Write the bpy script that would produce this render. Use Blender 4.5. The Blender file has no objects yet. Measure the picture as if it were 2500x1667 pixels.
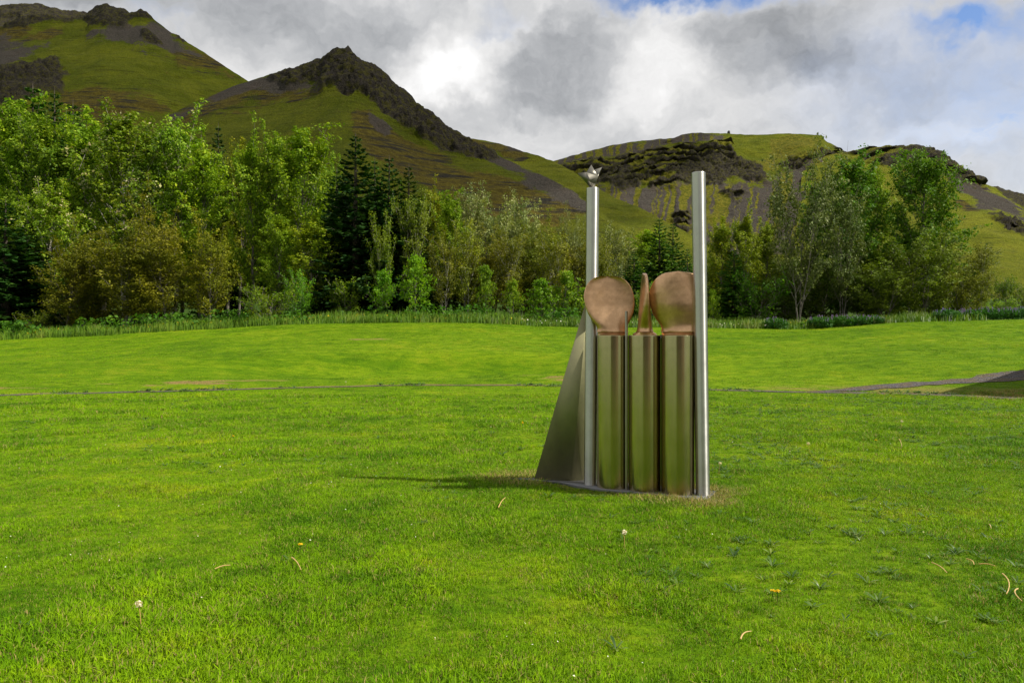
import bpy, math
import numpy as np
from mathutils import Vector

# ------------------------------------------------------------------ camera, world, sun, exposure
S = bpy.context.scene
C = S.collection
F, CX, HY, EYE = 1806.0, 1250.0, 818.0, 1.6      # photo: focal length in its pixels, centre column, eye-level row, eye height

cam_d = bpy.data.cameras.new('camera')
cam = bpy.data.objects.new('camera', cam_d)
C.objects.link(cam)
cam_d.sensor_width = 36.0
cam_d.lens = 36.0 * F / 2500.0
cam_d.shift_y = -(833.5 - HY) / 2500.0
cam_d.clip_start = 0.1
cam_d.clip_end = 9000.0
cam.location = (0, 0, EYE)
cam.rotation_euler = (math.radians(90), 0, 0)
S.camera = cam

SUN = Vector((2.63, -0.45, 3.2)).normalized()
sun_d = bpy.data.lights.new('sun', 'SUN')
sun_d.energy = 4.4
sun_d.angle = math.radians(0.55)
sun_d.color = (1.0, 0.94, 0.84)
sun = bpy.data.objects.new('sun', sun_d)
C.objects.link(sun)
sun.rotation_euler = SUN.to_track_quat('Z', 'Y').to_euler()
sun.location = SUN * 60

S.view_settings.view_transform = 'Standard'
S.view_settings.look = 'None'
S.view_settings.gamma = 1.0
S.view_settings.use_curve_mapping = False
S.view_settings.exposure = 0.55
S.cycles.max_bounces = 7
S.cycles.diffuse_bounces = 3
S.cycles.glossy_bounces = 4
S.cycles.transmission_bounces = 4
S.cycles.transparent_max_bounces = 4
S.cycles.caustics_reflective = False
S.cycles.caustics_refractive = False


class NT:
    """small helper that writes node trees"""
    def __init__(s, tree):
        s.t = tree
        s.n = tree.nodes
        s.n.clear()

    def new(s, typ, **kw):
        n = s.n.new(typ)
        for k, v in kw.items():
            setattr(n, k, v)
        return n

    def put(s, sock, v):
        if v is None:
            return
        if isinstance(v, bpy.types.NodeSocket):
            s.t.links.new(v, sock)
        elif isinstance(v, (tuple, list)) and len(v) == 3 and sock.type == 'RGBA':
            sock.default_value = (*v, 1)
        else:
            sock.default_value = v

    def m(s, op, a, b=None, c=None, clamp=False):
        n = s.new('ShaderNodeMath', operation=op, use_clamp=clamp)
        for i, v in enumerate((a, b, c)):
            s.put(n.inputs[i], v)
        return n.outputs[0]

    def v(s, op, a, b=None, out=0):
        n = s.new('ShaderNodeVectorMath', operation=op)
        s.put(n.inputs[0], a)
        if b is not None:
            s.put(n.inputs['Scale' if op == 'SCALE' else 1], b)
        return n.outputs[out]

    def mix(s, f, a, b, blend='MIX'):
        n = s.new('ShaderNodeMix', data_type='RGBA', blend_type=blend)
        s.put(n.inputs[0], f)
        s.put(n.inputs[6], a)
        s.put(n.inputs[7], b)
        return n.outputs[2]

    def noise(s, vec, scale, detail=4, rough=0.55, dist=0.0):
        n = s.new('ShaderNodeTexNoise')
        s.put(n.inputs['Vector'], vec)
        s.put(n.inputs['Scale'], scale)
        s.put(n.inputs['Detail'], detail)
        s.put(n.inputs['Roughness'], rough)
        s.put(n.inputs['Distortion'], dist)
        return n.outputs[0], n.outputs[1]

    def rng(s, val, a, b, c=0.0, d=1.0, smooth=True):
        n = s.new('ShaderNodeMapRange', interpolation_type='SMOOTHSTEP' if smooth else 'LINEAR')
        for i, x in enumerate((val, a, b, c, d)):
            s.put(n.inputs[i], x)
        return n.outputs[0]

    def attr(s, name):
        n = s.new('ShaderNodeAttribute', attribute_name=name)
        return n

    def sep(s, col):
        n = s.new('ShaderNodeSeparateColor')
        s.put(n.inputs[0], col)
        return n.outputs

    def bump(s, h, strength, dist):
        n = s.new('ShaderNodeBump')
        s.put(n.inputs['Height'], h)
        s.put(n.inputs['Strength'], strength)
        s.put(n.inputs['Distance'], dist)
        return n.outputs[0]

    def pos(s):
        return s.new('ShaderNodeNewGeometry').outputs['Position']


def pdir(px, py):
    d = np.array([(px - CX) / F, 1.0, (HY - py) / F])
    return d / np.linalg.norm(d)


# ---- sky: Nishita blue behind a broken cloud deck
SKY = 0.72                                        # brightness of the cloud deck
world = bpy.data.worlds.new('World')
S.world = world
world.use_nodes = True
w = NT(world.node_tree)
tc = w.new('ShaderNodeTexCoord').outputs['Generated']
dirv = w.v('NORMALIZE', tc)
sky = w.new('ShaderNodeTexSky', sky_type='NISHITA', sun_disc=False)
sky.sun_elevation = math.asin(SUN.z)
sky.sun_rotation = math.atan2(SUN.x, SUN.y)
sky.air_density = 1.0
sky.dust_density = 0.6
blue = w.mix(1.0, w.v('SCALE', sky.outputs[0], 0.085), (0.88, 1.0, 1.22), 'MULTIPLY')
_, wn = w.noise(dirv, 5.0, 5, 0.6)
warp = w.v('SCALE', w.v('SUBTRACT', wn, (0.5, 0.5, 0.5)), 0.20)
_, wn2 = w.noise(dirv, 19.0, 5, 0.6)
warp2 = w.v('SCALE', w.v('SUBTRACT', wn2, (0.5, 0.5, 0.5)), 0.055)
dw = w.v('ADD', w.v('ADD', dirv, warp), warp2)


def lobe(px, py, rx, ry, inner=0.25, outer=1.0, tilt=0.0):
    """a soft patch of sky: how far a direction is from (px, py) in an ellipse rx by ry (radians), leaning by tilt"""
    c = pdir(px, py)
    d = w.v('SUBTRACT', dw, tuple(c))
    mp = w.new('ShaderNodeMapping')
    mp.inputs['Rotation'].default_value = (0, math.radians(tilt), 0)
    w.put(mp.inputs['Vector'], d)
    d = w.v('MULTIPLY', mp.outputs[0], (1 / rx, 1 / max(rx, ry), 1 / ry))
    l = w.v('LENGTH', d, out=1)
    return w.rng(l, inner, outer, 1.0, 0.0)


def total(vals):
    t = vals[0]
    for v_ in vals[1:]:
        t = w.m('ADD', t, v_)
    return t


strv = w.v('MULTIPLY', dw, (1.0, 1.0, 1.9))
big, _ = w.noise(strv, 2.3, 6, 0.55)
mid, _ = w.noise(strv, 6.5, 7, 0.58)
fine, _ = w.noise(strv, 17.0, 6, 0.6)
dark = total([
    w.m('MULTIPLY', lobe(1370, 165, 0.19, 0.060, 0.35, 1.0, 17), 0.95),
    w.m('MULTIPLY', lobe(1920, 125, 0.15, 0.075, 0.35, 1.0, 22), 1.1),
    w.m('MULTIPLY', lobe(560, 60, 0.34, 0.09, 0.1, 1.0, -8), 0.78),
    w.m('MULTIPLY', lobe(60, 20, 0.22, 0.06, 0.1, 1.0), 0.45),
    w.m('MULTIPLY', lobe(1010, 20, 0.16, 0.05, 0.1, 1.0), 0.45),
    w.m('MULTIPLY', lobe(1230, 300, 0.2, 0.04, 0.1, 1.0), 0.20),
])
bright = total([
    lobe(1085, 185, 0.105, 0.07, 0.2, 1.0, 10),
    w.m('MULTIPLY', lobe(1560, 90, 0.10, 0.05, 0.1, 1.0), 0.55),
    w.m('MULTIPLY', lobe(1640, 210, 0.16, 0.06, 0.1, 1.0), 0.6),
    w.m('MULTIPLY', lobe(2080, 60, 0.10, 0.07, 0.1, 1.0), 0.45),
    w.m('MULTIPLY', lobe(2230, 310, 0.12, 0.03, 0.1, 1.0), 0.6),
    w.m('MULTIPLY', lobe(640, 190, 0.12, 0.07, 0.1, 1.0), 0.35),
])
blues = total([
    w.m('MULTIPLY', lobe(1700, 14, 0.11, 0.038, 0.35, 1.0, -4), 0.95),
    w.m('MULTIPLY', lobe(2450, 0, 0.10, 0.035, 0.1, 1.0), 0.5),
    w.m('MULTIPLY', lobe(2420, 215, 0.27, 0.12, 0.1, 1.1), 0.40),
    w.m('MULTIPLY', lobe(2280, 60, 0.06, 0.03, 0.1, 1.0), 0.6),
    w.m('MULTIPLY', lobe(1250, 60, 0.06, 0.02, 0.1, 1.0), 0.25),
])
tone = w.m('MULTIPLY_ADD', w.m('SUBTRACT', big, 0.5), 0.40, 0.66)
tone = w.m('MULTIPLY_ADD', w.m('SUBTRACT', mid, 0.5), 0.62, tone)
tone = w.m('MULTIPLY_ADD', w.m('SUBTRACT', fine, 0.5), 0.24, tone)
tone = w.m('MULTIPLY_ADD', bright, 0.34, tone)
tone = w.m('MULTIPLY_ADD', dark, -0.29, tone)
tone = w.m('MAXIMUM', tone, 0.15)
tone = w.m('MINIMUM', tone, 1.08)
ccol = w.mix(w.rng(tone, 0.2, 0.85), (0.93, 0.97, 1.03), (1.0, 0.995, 0.99))
cloud_c = w.v('SCALE', ccol, w.m('MULTIPLY', tone, SKY))
gap = w.m('ADD', blues, w.m('MULTIPLY', w.rng(mid, 0.62, 0.75), 0.25))
gap = w.m('ADD', gap, w.m('MULTIPLY', w.m('SUBTRACT', fine, 0.5), w.m('MULTIPLY', gap, 1.6)), clamp=True)
skyc = w.mix(gap, cloud_c, blue)
bg = w.new('ShaderNodeBackground')
w.put(bg.inputs[0], skyc)
out = w.new('ShaderNodeOutputWorld')
w.t.links.new(bg.outputs[0], out.inputs[0])

# ------------------------------------------------------------------ numeric helpers
R = np.random.default_rng


def hash3(ix, iy, iz, seed):
    h = (ix.astype(np.int64) * 374761393 + iy.astype(np.int64) * 668265263 + iz.astype(np.int64) * 1274126177 + seed * 144269504) & 0xFFFFFFFF
    h = ((h ^ (h >> 13)) * 1274126177) & 0xFFFFFFFF
    h = ((h ^ (h >> 16)) * 2246822519) & 0xFFFFFFFF
    return ((h ^ (h >> 15)) & 0xFFFFFF) / float(0xFFFFFF)


def vnoise(p, seed=0):
    i = np.floor(p)
    f = p - i
    f = f * f * f * (f * (f * 6 - 15) + 10)
    i = i.astype(np.int64)
    r = 0
    for a in (0, 1):
        for b in (0, 1):
            for c in (0, 1):
                wgt = (f[:, 0] if a else 1 - f[:, 0]) * (f[:, 1] if b else 1 - f[:, 1]) * (f[:, 2] if c else 1 - f[:, 2])
                r = r + wgt * hash3(i[:, 0] + a, i[:, 1] + b, i[:, 2] + c, seed)
    return r


def fbm(p, octaves=5, gain=0.5, seed=0):
    t, a, s = 0, 1.0, 0.0
    for o in range(octaves):
        t = t + a * vnoise(p * (2.03 ** o) + 17.3 * o, seed + o)
        s += a
        a *= gain
    return t / s


def ridged(p, octaves=5, gain=0.55, seed=0):
    t, a, s = 0, 1.0, 0.0
    for o in range(octaves):
        t = t + a * (1 - np.abs(2 * vnoise(p * (2.1 ** o) + 9.1 * o, seed + o) - 1))
        s += a
        a *= gain
    return t / s


def sstep(a, b, x):
    t = np.clip((x - a) / (b - a), 0, 1)
    return t * t * (3 - 2 * t)


def poly_sd(px, py, poly):
    """signed distance to a polygon, positive inside"""
    poly = np.asarray(poly, float)
    d2 = np.full(px.shape, 1e18)
    ins = np.zeros(px.shape, bool)
    for k in range(len(poly)):
        x0, y0 = poly[k]
        x1, y1 = poly[(k + 1) % len(poly)]
        ex, ey = x1 - x0, y1 - y0
        t = np.clip(((px - x0) * ex + (py - y0) * ey) / (ex * ex + ey * ey + 1e-9), 0, 1)
        d2 = np.minimum(d2, (px - x0 - t * ex) ** 2 + (py - y0 - t * ey) ** 2)
        if y0 != y1:
            c = ((y0 > py) != (y1 > py)) & (px < (x1 - x0) * (py - y0) / (y1 - y0) + x0)
            ins ^= c
    d = np.sqrt(d2)
    return np.where(ins, d, -d)


def mesh(name, verts, faces, mat=None, smooth=False, attrs=None, mats=None, mat_idx=None):
    """faces: one (M, k) array, or a list of such arrays"""
    verts = np.asarray(verts, np.float32)
    fl = faces if isinstance(faces, list) else [faces]
    fl = [np.asarray(f, np.int32) for f in fl if len(f)]
    loops = np.concatenate([f.ravel() for f in fl])
    sizes = np.concatenate([np.full(len(f), f.shape[1], np.int32) for f in fl])
    starts = np.concatenate([[0], np.cumsum(sizes)[:-1]]).astype(np.int32)
    me = bpy.data.meshes.new(name)
    me.vertices.add(len(verts))
    me.vertices.foreach_set('co', verts.ravel())
    me.loops.add(len(loops))
    me.loops.foreach_set('vertex_index', loops)
    me.polygons.add(len(sizes))
    me.polygons.foreach_set('loop_start', starts)
    me.polygons.foreach_set('loop_total', sizes)
    if smooth:
        me.polygons.foreach_set('use_smooth', np.ones(len(sizes), bool))
    for mm in (mats or ([mat] if mat else [])):
        me.materials.append(mm)
    if mat_idx is not None:
        me.polygons.foreach_set('material_index', np.asarray(mat_idx, np.int32))
    for k, a in (attrs or {}).items():
        a = np.asarray(a, np.float32)
        if a.ndim == 1:
            me.attributes.new(k, 'FLOAT', 'POINT').data.foreach_set('value', a)
        else:
            if a.shape[1] == 3:
                a = np.concatenate([a, np.ones((len(a), 1), np.float32)], 1)
            me.attributes.new(k, 'FLOAT_COLOR', 'POINT').data.foreach_set('color', a.ravel())
    me.update(calc_edges=True)
    return me


def obj(name, me, parent=None, loc=None, label=None, cat=None, group=None, kind=None):
    o = bpy.data.objects.new(name, me)
    C.objects.link(o)
    if parent is not None:
        o.parent = parent
    if loc is not None:
        o.location = loc
    for k, v_ in (('label', label), ('category', cat), ('group', group), ('kind', kind)):
        if v_:
            o[k] = v_
    return o


def thing(name, loc, label, cat, group=None, rz=0.0):
    o = obj(name, None, None, loc, label, cat, group)
    o.empty_display_size = 0.3
    o.rotation_euler = (0, 0, rz)
    return o


def grid_faces(nu, nv):
    a = np.arange(nu * nv).reshape(nu, nv)
    return np.stack([a[:-1, :-1], a[1:, :-1], a[1:, 1:], a[:-1, 1:]], -1).reshape(-1, 4)


def tube(pts, radii, n=6, cap=True):
    """verts and quads of a tube along pts"""
    pts = np.asarray(pts, float)
    radii = np.broadcast_to(np.asarray(radii, float), (len(pts),))
    t = np.gradient(pts, axis=0)
    t /= np.linalg.norm(t, axis=1)[:, None] + 1e-9
    ref = np.where(np.abs(t[:, 2:3]) > 0.9, np.array([[1.0, 0, 0]]), np.array([[0, 0, 1.0]]))
    a = np.cross(t, ref)
    a /= np.linalg.norm(a, axis=1)[:, None] + 1e-9
    b = np.cross(t, a)
    ang = np.linspace(0, 2 * np.pi, n, endpoint=False)
    v_ = pts[:, None] + radii[:, None, None] * (np.cos(ang)[None, :, None] * a[:, None] + np.sin(ang)[None, :, None] * b[:, None])
    k = np.arange(len(pts) * n).reshape(len(pts), n)
    k2 = np.roll(k, -1, 1)
    f = np.stack([k[:-1], k2[:-1], k2[1:], k[1:]], -1).reshape(-1, 4)
    return v_.reshape(-1, 3), f


class Acc:
    def __init__(s):
        s.v, s.f, s.n = [], [], 0

    def add(s, v_, f):
        s.v.append(v_)
        s.f.append(np.asarray(f) + s.n)
        s.n += len(v_)

    def get(s):
        return np.concatenate(s.v), s.f


# ------------------------------------------------------------------ the lie of the land
PATH_X = [-60, -30, -13.5, -7.45, -3.3, 0.66, 5.86, 9.6, 11.3, 12.7, 16, 24, 60]
PATH_Y = [13.5, 16.5, 19.5, 22.0, 23.5, 23.7, 21.5, 20.3, 19.5, 18.5, 17.0, 14.5, 9]
BX = (np.array([-400, 0, 531, 808, 1170, 1382, 1743, 1913, 2232, 2500, 3000]) - CX) / F * 42
BZ = EYE + (HY - np.array([835, 831, 802, 789, 787, 797, 802, 805, 787, 781, 778])) / F * 42


def path_y(x):
    return np.interp(x, PATH_X, PATH_Y)


def gz(x, y):
    """ground height"""
    x, y = np.broadcast_arrays(np.asarray(x, float), np.asarray(y, float))
    sh = x.shape
    x, y = x.ravel(), y.ravel()
    yp = path_y(x)
    H = np.interp(x * 42 / np.maximum(y, 20), BX, BZ)
    y1 = np.minimum(yp + 0.7, 26.5)
    y2 = np.minimum(yp + 3.2, 27.3)
    crest = 28.3 + 0.8 * np.sin(x * 0.13 + 1.0)
    z1, z2 = 0.16, 0.45 * H
    z = np.where(y < y1, 0,
        np.where(y < y2, z1 * (y - y1) / (y2 - y1),
        np.where(y < crest, z1 + (z2 - z1) * sstep(0, 1, (y - y2) / (crest - y2)),
        np.where(y < 42, z2 + (H - z2) * (y - crest) / (42 - crest),
        H + 0.03 * (np.minimum(y, 70) - 42) + 0.07 * (np.clip(y, 70, 160) - 70)))))
    z = z - 0.02 * np.clip(y - 160, 0, 4000)
    p = np.stack([x * 0.22, y * 0.22, 0 * x], 1)
    und = (fbm(p, 3, seed=5) - 0.5)
    near = np.clip((y - 1) / 6, 0, 1) * np.clip((60 - y) / 20, 0, 1) * np.clip((60 - np.abs(x)) / 20, 0, 1)
    flat = np.clip((np.hypot(x - 1.3, y - 7.6) - 1.2) / 2.0, 0, 1)
    z = z + und * near * (0.05 + 0.12 * sstep(24, 40, y)) * flat
    return z.reshape(sh)


def gz1(x, y):
    return float(gz(np.array([x]), np.array([y]))[0])


def K(px, d):
    return (px - CX) / F * d


SC_L = np.array([0.826, 7.81])                      # the sculpture's row: left pole ...
SC_R = np.array([1.887, 7.315])                     # ... to right pole
SU = (SC_R - SC_L) / np.linalg.norm(SC_R - SC_L)
SB = np.array([-SU[1], SU[0]])                      # away from the camera


def row(s, back=0.0):
    return SC_L + SU * s + SB * back


PLATE = [row(1.25, -0.19), row(1.27, 0.22), row(-0.30, 0.30), (-0.07, 8.15), row(-0.33, -0.02), row(-0.1, -0.12), row(0.1, -0.18)]


def dry_mask(x, y):
    """bare or parched turf: round the sculpture's foot, along the path, in small patches"""
    n = fbm(np.stack([x * 2.2, y * 2.2, 0 * x], 1), 3, seed=21)
    d = -poly_sd(x, y, PLATE)
    a = sstep(0.50, 0.04, d + (n - 0.5) * 0.5) * (0.45 + 0.55 * sstep(0.9, 1.9, x + (n - .5)))
    a = np.maximum(a, 0.7 * sstep(0.32, 0.05, np.hypot(x - 0.2, (y - 8.45) * 1.8) + (n - 0.5) * 0.3))
    dp = y - path_y(x)
    b = np.exp(-((dp - 0.25) / 0.5) ** 2) * sstep(0.30, 0.52, n) * 0.95
    right = sstep(4.5, 9, x)
    b = np.maximum(b, 0.6 * right * np.exp(-((dp - 1.1) / (0.6 + 0.25 * np.clip(x - 6, 0, 8))) ** 2) * sstep(0.3, 0.55, n + 0.12 * right))
    n2 = fbm(np.stack([x * 0.5, y * 1.6, 0 * x + 3], 1), 4, seed=33)
    c = sstep(0.60, 0.72, n2) * np.exp(-((dp - 2.4) / 0.9) ** 2) * (x < 2)
    e = sstep(0.9, 0.2, np.hypot((x + 6.2) / 2.2, (y - 32.5) / 0.5) + (n - 0.5))
    return np.clip(np.maximum.reduce([a, b, c, 0.8 * e]), 0, 1)


GRAVEL = [(8.2, 20.9), (9.5, 21.5), (12.5, 22.4), (16.2, 23.4), (26, 26), (26, 24.2), (16.2, 22.1), (12.5, 21.4), (9.5, 20.9)]

# ------------------------------------------------------------------ materials


def material(name):
    m_ = bpy.data.materials.new(name)
    m_.use_nodes = True
    t = NT(m_.node_tree)
    o_ = t.new('ShaderNodeOutputMaterial')
    return m_, t, o_


def principled(t, o_, col, rough=0.7, metal=0.0, spec=0.3, normal=None, **kw):
    p = t.new('ShaderNodeBsdfPrincipled')
    t.put(p.inputs['Base Color'], col)
    t.put(p.inputs['Roughness'], rough)
    t.put(p.inputs['Metallic'], metal)
    t.put(p.inputs['Specular IOR Level'], spec)
    for k, v_ in kw.items():
        t.put(p.inputs[k.replace('_', ' ')], v_)
    if normal is not None:
        t.put(p.inputs['Normal'], normal)
    t.t.links.new(p.outputs[0], o_.inputs[0])
    return p


def turf_colour(t, pos):
    """the lawn's own colour: fresh, yellowish and darker tufts in patches of several sizes"""
    a, _ = t.noise(pos, 0.33, 4, 0.6)
    b, _ = t.noise(pos, 1.9, 4, 0.6)
    c, _ = t.noise(pos, 9.0, 3, 0.6)
    k = t.m('ADD', t.m('MULTIPLY', a, 0.45), t.m('ADD', t.m('MULTIPLY', b, 0.35), t.m('MULTIPLY', c, 0.20)))
    col = t.mix(t.rng(k, 0.36, 0.52), (0.054, 0.130, 0.0022), (0.122, 0.222, 0.0028))
    col = t.mix(t.rng(k, 0.50, 0.66), col, (0.215, 0.270, 0.009))
    return col


def foliage_shader(t, o_, col, trans=0.35, rough=0.45, gloss=0.25, upright=0.0):
    p = t.new('ShaderNodeBsdfPrincipled')
    if upright:
        nn_ = t.v('ADD', t.v('SCALE', t.new('ShaderNodeNewGeometry').outputs['Normal'], 1 - upright), (0, 0, upright))
        t.put(p.inputs['Normal'], t.v('NORMALIZE', nn_))
    t.put(p.inputs['Base Color'], col)
    t.put(p.inputs['Roughness'], rough)
    t.put(p.inputs['Specular IOR Level'], gloss)
    tr = t.new('ShaderNodeBsdfTranslucent')
    t.put(tr.inputs[0], t.mix(1.0, col, (1.12, 1.2, 0.5), 'MULTIPLY'))
    mx = t.new('ShaderNodeMixShader')
    t.put(mx.inputs[0], trans)
    t.t.links.new(p.outputs[0], mx.inputs[1])
    t.t.links.new(tr.outputs[0], mx.inputs[2])
    t.t.links.new(mx.outputs[0], o_.inputs[0])


def leaf_material(name, dark_, mid_, light_, trans=0.30, gloss=0.16, rough=0.6):
    m_, t, o_ = material(name)
    r = t.sep(t.attr('tint').outputs['Color'])
    oi = t.new('ShaderNodeObjectInfo')
    col = t.mix(t.rng(r[0], 0.0, 0.55, smooth=False), dark_, mid_)
    col = t.mix(t.rng(r[0], 0.55, 1.0, smooth=False), col, light_)
    n, _ = t.noise(t.pos(), 0.55, 2, 0.5)
    col = t.mix(t.rng(n, 0.3, 0.7), col, t.mix(1.0, col, (1.3, 1.12, 0.9), 'MULTIPLY'))
    col = t.mix(1.0, col, oi.outputs['Color'], 'MULTIPLY')
    foliage_shader(t, o_, col, trans, rough, gloss)
    return m_


M = {}
M['leaf_poplar'] = leaf_material('poplar leaves', (0.052, 0.122, 0.006), (0.135, 0.245, 0.010), (0.26, 0.37, 0.024))
M['leaf_birch'] = leaf_material('olive birch leaves', (0.070, 0.094, 0.006), (0.148, 0.182, 0.010), (0.25, 0.285, 0.020))
M['leaf_silver'] = leaf_material('silvery willow leaves', (0.070, 0.110, 0.022), (0.16, 0.21, 0.055), (0.33, 0.38, 0.17), 0.25)
M['leaf_spruce'] = leaf_material('spruce needles', (0.012, 0.042, 0.008), (0.026, 0.080, 0.011), (0.06, 0.130, 0.015), 0.12, 0.15, 0.6)
M['leaf_maple'] = leaf_material('bright sapling leaves', (0.075, 0.18, 0.006), (0.14, 0.29, 0.009), (0.25, 0.39, 0.016), 0.4)
M['leaf_fern'] = leaf_material('fern and herb leaves', (0.030, 0.10, 0.010), (0.060, 0.17, 0.012), (0.11, 0.23, 0.018), 0.4)
M['leaf_white'] = leaf_material('white downy catkins', (0.26, 0.29, 0.13), (0.36, 0.38, 0.20), (0.5, 0.5, 0.33), 0.2)
M['leaf_lupine'] = leaf_material('lupine leaves', (0.018, 0.075, 0.015), (0.035, 0.125, 0.02), (0.07, 0.18, 0.03), 0.3)
M['petal_lupine'] = leaf_material('lupine petals', (0.13, 0.10, 0.32), (0.20, 0.17, 0.45), (0.33, 0.30, 0.58), 0.3)
M['leaf_weed'] = leaf_material('broad weed leaves', (0.022, 0.066, 0.005), (0.050, 0.120, 0.008), (0.17, 0.24, 0.05), 0.25, 0.5, 0.35)
M['petal_yellow'] = leaf_material('yellow petals', (0.55, 0.38, 0.01), (0.7, 0.5, 0.015), (0.75, 0.6, 0.04), 0.3)
M['petal_white'] = leaf_material('white petals', (0.55, 0.55, 0.48), (0.7, 0.7, 0.62), (0.75, 0.75, 0.7), 0.3)
M['straw'] = leaf_material('dry straw', (0.34, 0.22, 0.08), (0.50, 0.36, 0.15), (0.62, 0.50, 0.26), 0.2)


def bark(name, a, b, scale=6.0):
    m_, t, o_ = material(name)
    pos = t.new('ShaderNodeTexCoord').outputs['Object']
    n, _ = t.noise(t.v('MULTIPLY', pos, (1, 1, 0.35)), scale, 5, 0.65)
    principled(t, o_, t.mix(t.rng(n, 0.35, 0.65), a, b), 0.85, normal=t.bump(n, 0.5, 0.05))
    return m_


M['bark_grey'] = bark('grey bark', (0.07, 0.06, 0.045), (0.22, 0.20, 0.165))
M['bark_pale'] = bark('pale birch bark', (0.16, 0.14, 0.11), (0.50, 0.47, 0.40))
M['bark_dark'] = bark('dark spruce bark', (0.035, 0.027, 0.02), (0.10, 0.08, 0.06))

# turf on the ground sheet
m_, t, o_ = material('lawn ground')
pos = t.pos()
tf = turf_colour(t, pos)
z1, _ = t.noise(t.v('MULTIPLY', pos, (0.6, 2.2, 1)), 2.5, 5, 0.65)
zf, _ = t.noise(pos, 34.0, 4, 0.7)
zb, _ = t.noise(t.v('MULTIPLY', pos, (0.10, 0.75, 1)), 0.8, 4, 0.6)
col = t.mix(1.0, t.mix(0.40, tf, (0.096, 0.182, 0.0022)), (0.90, 0.92, 0.8), 'MULTIPLY')
col = t.mix(t.rng(z1, 0.35, 0.65), t.mix(1.0, col, (0.80, 0.86, 0.9), 'MULTIPLY'), t.mix(1.0, col, (1.30, 1.12, 1.6), 'MULTIPLY'))
col = t.mix(t.rng(zf, 0.3, 0.7), t.mix(1.0, col, (0.72, 0.76, 0.8), 'MULTIPLY'), t.mix(1.0, col, (1.22, 1.15, 1.1), 'MULTIPLY'))
col = t.mix(t.rng(zb, 0.35, 0.62), t.mix(1.0, col, (0.80, 0.88, 1.0), 'MULTIPLY'), t.mix(1.0, col, (1.14, 1.08, 1.5), 'MULTIPLY'))
dr = t.sep(t.attr('zone').outputs['Color'])
drn = t.m('ADD', dr[0], t.m('MULTIPLY', t.m('SUBTRACT', zf, 0.5), 0.5))
dcol = t.mix(t.rng(zf, 0.4, 0.65), (0.11, 0.085, 0.03), (0.30, 0.225, 0.07))
col = t.mix(t.rng(drn, 0.25, 0.8), col, dcol)
gv, _ = t.noise(pos, 60.0, 3, 0.7)
gcol = t.mix(t.rng(gv, 0.35, 0.65), (0.05, 0.042, 0.036), (0.15, 0.125, 0.10))
col = t.mix(t.rng(t.m('ADD', dr[1], t.m('MULTIPLY', t.m('SUBTRACT', zf, 0.5), 0.35)), 0.35, 0.65), col, gcol)
ff, _ = t.noise(pos, 3.0, 4, 0.6)
col = t.mix(dr[2], col, t.mix(t.rng(ff, 0.35, 0.65), (0.020, 0.034, 0.006), (0.040, 0.085, 0.008)))
principled(t, o_, col, 0.9, spec=0.05, normal=t.bump(t.m('ADD', zf, z1), 0.6, 0.05))
M['ground'] = m_

m_, t, o_ = material('grass blades')
col = turf_colour(t, t.pos())
r = t.sep(t.attr('tint').outputs['Color'])
oi = t.new('ShaderNodeObjectInfo').outputs['Random']
k = t.m('ADD', t.m('MULTIPLY', r[0], 0.6), t.m('MULTIPLY', oi, 0.4))
col = t.mix(t.rng(k, 0.1, 0.9, smooth=False), t.mix(1.0, col, (0.80, 0.95, 0.3), 'MULTIPLY'), t.mix(1.0, col, (2.0, 2.0, 0.6), 'MULTIPLY'))
patch, _ = t.noise(t.pos(), 0.75, 5, 0.6)
col = t.mix(t.rng(patch, 0.36, 0.62), t.mix(1.0, col, (0.76, 0.84, 0.8), 'MULTIPLY'), t.mix(1.0, col, (1.16, 1.10, 1.0), 'MULTIPLY'))
col = t.mix(t.rng(r[1], 0.955, 0.965), col, (0.36, 0.28, 0.09))
foliage_shader(t, o_, col, 0.30, 0.6, 0.10, 0.65)
M['blade'] = m_

m_, t, o_ = material('parched grass blades')
r = t.sep(t.attr('tint').outputs['Color'])
col = t.mix(r[0], (0.19, 0.15, 0.03), (0.42, 0.33, 0.11))
col = t.mix(t.rng(r[1], 0.6, 0.65), col, (0.14, 0.19, 0.012))
foliage_shader(t, o_, col, 0.3, 0.5, 0.2, 0.5)
M['blade_dry'] = m_

m_, t, o_ = material('meadow blades')
r = t.sep(t.attr('tint').outputs['Color'])
n, _ = t.noise(t.pos(), 0.8, 3, 0.6)
col = t.mix(r[0], (0.060, 0.15, 0.006), (0.15, 0.25, 0.014))
col = t.mix(t.rng(n, 0.48, 0.75), col, t.mix(r[0], (0.13, 0.18, 0.015), (0.25, 0.26, 0.04)))
foliage_shader(t, o_, col, 0.35, 0.45, 0.2, 0.5)
M['blade_meadow'] = m_

m_, t, o_ = material('gravel')
pos = t.pos()
vo = t.new('ShaderNodeTexVoronoi')
t.put(vo.inputs['Vector'], pos)
t.put(vo.inputs['Scale'], 26.0)
n, _ = t.noise(pos, 1.5, 3, 0.6)
g = t.sep(vo.outputs['Color'])[0]
col = t.mix(g, (0.035, 0.032, 0.032), (0.135, 0.125, 0.125))
col = t.mix(t.rng(n, 0.40, 0.62), col, t.mix(g, (0.06, 0.046, 0.03), (0.16, 0.125, 0.08)))
principled(t, o_, col, 0.9, spec=0.2, normal=t.bump(vo.outputs['Distance'], 1.0, 0.04))
M['gravel'] = m_

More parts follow.
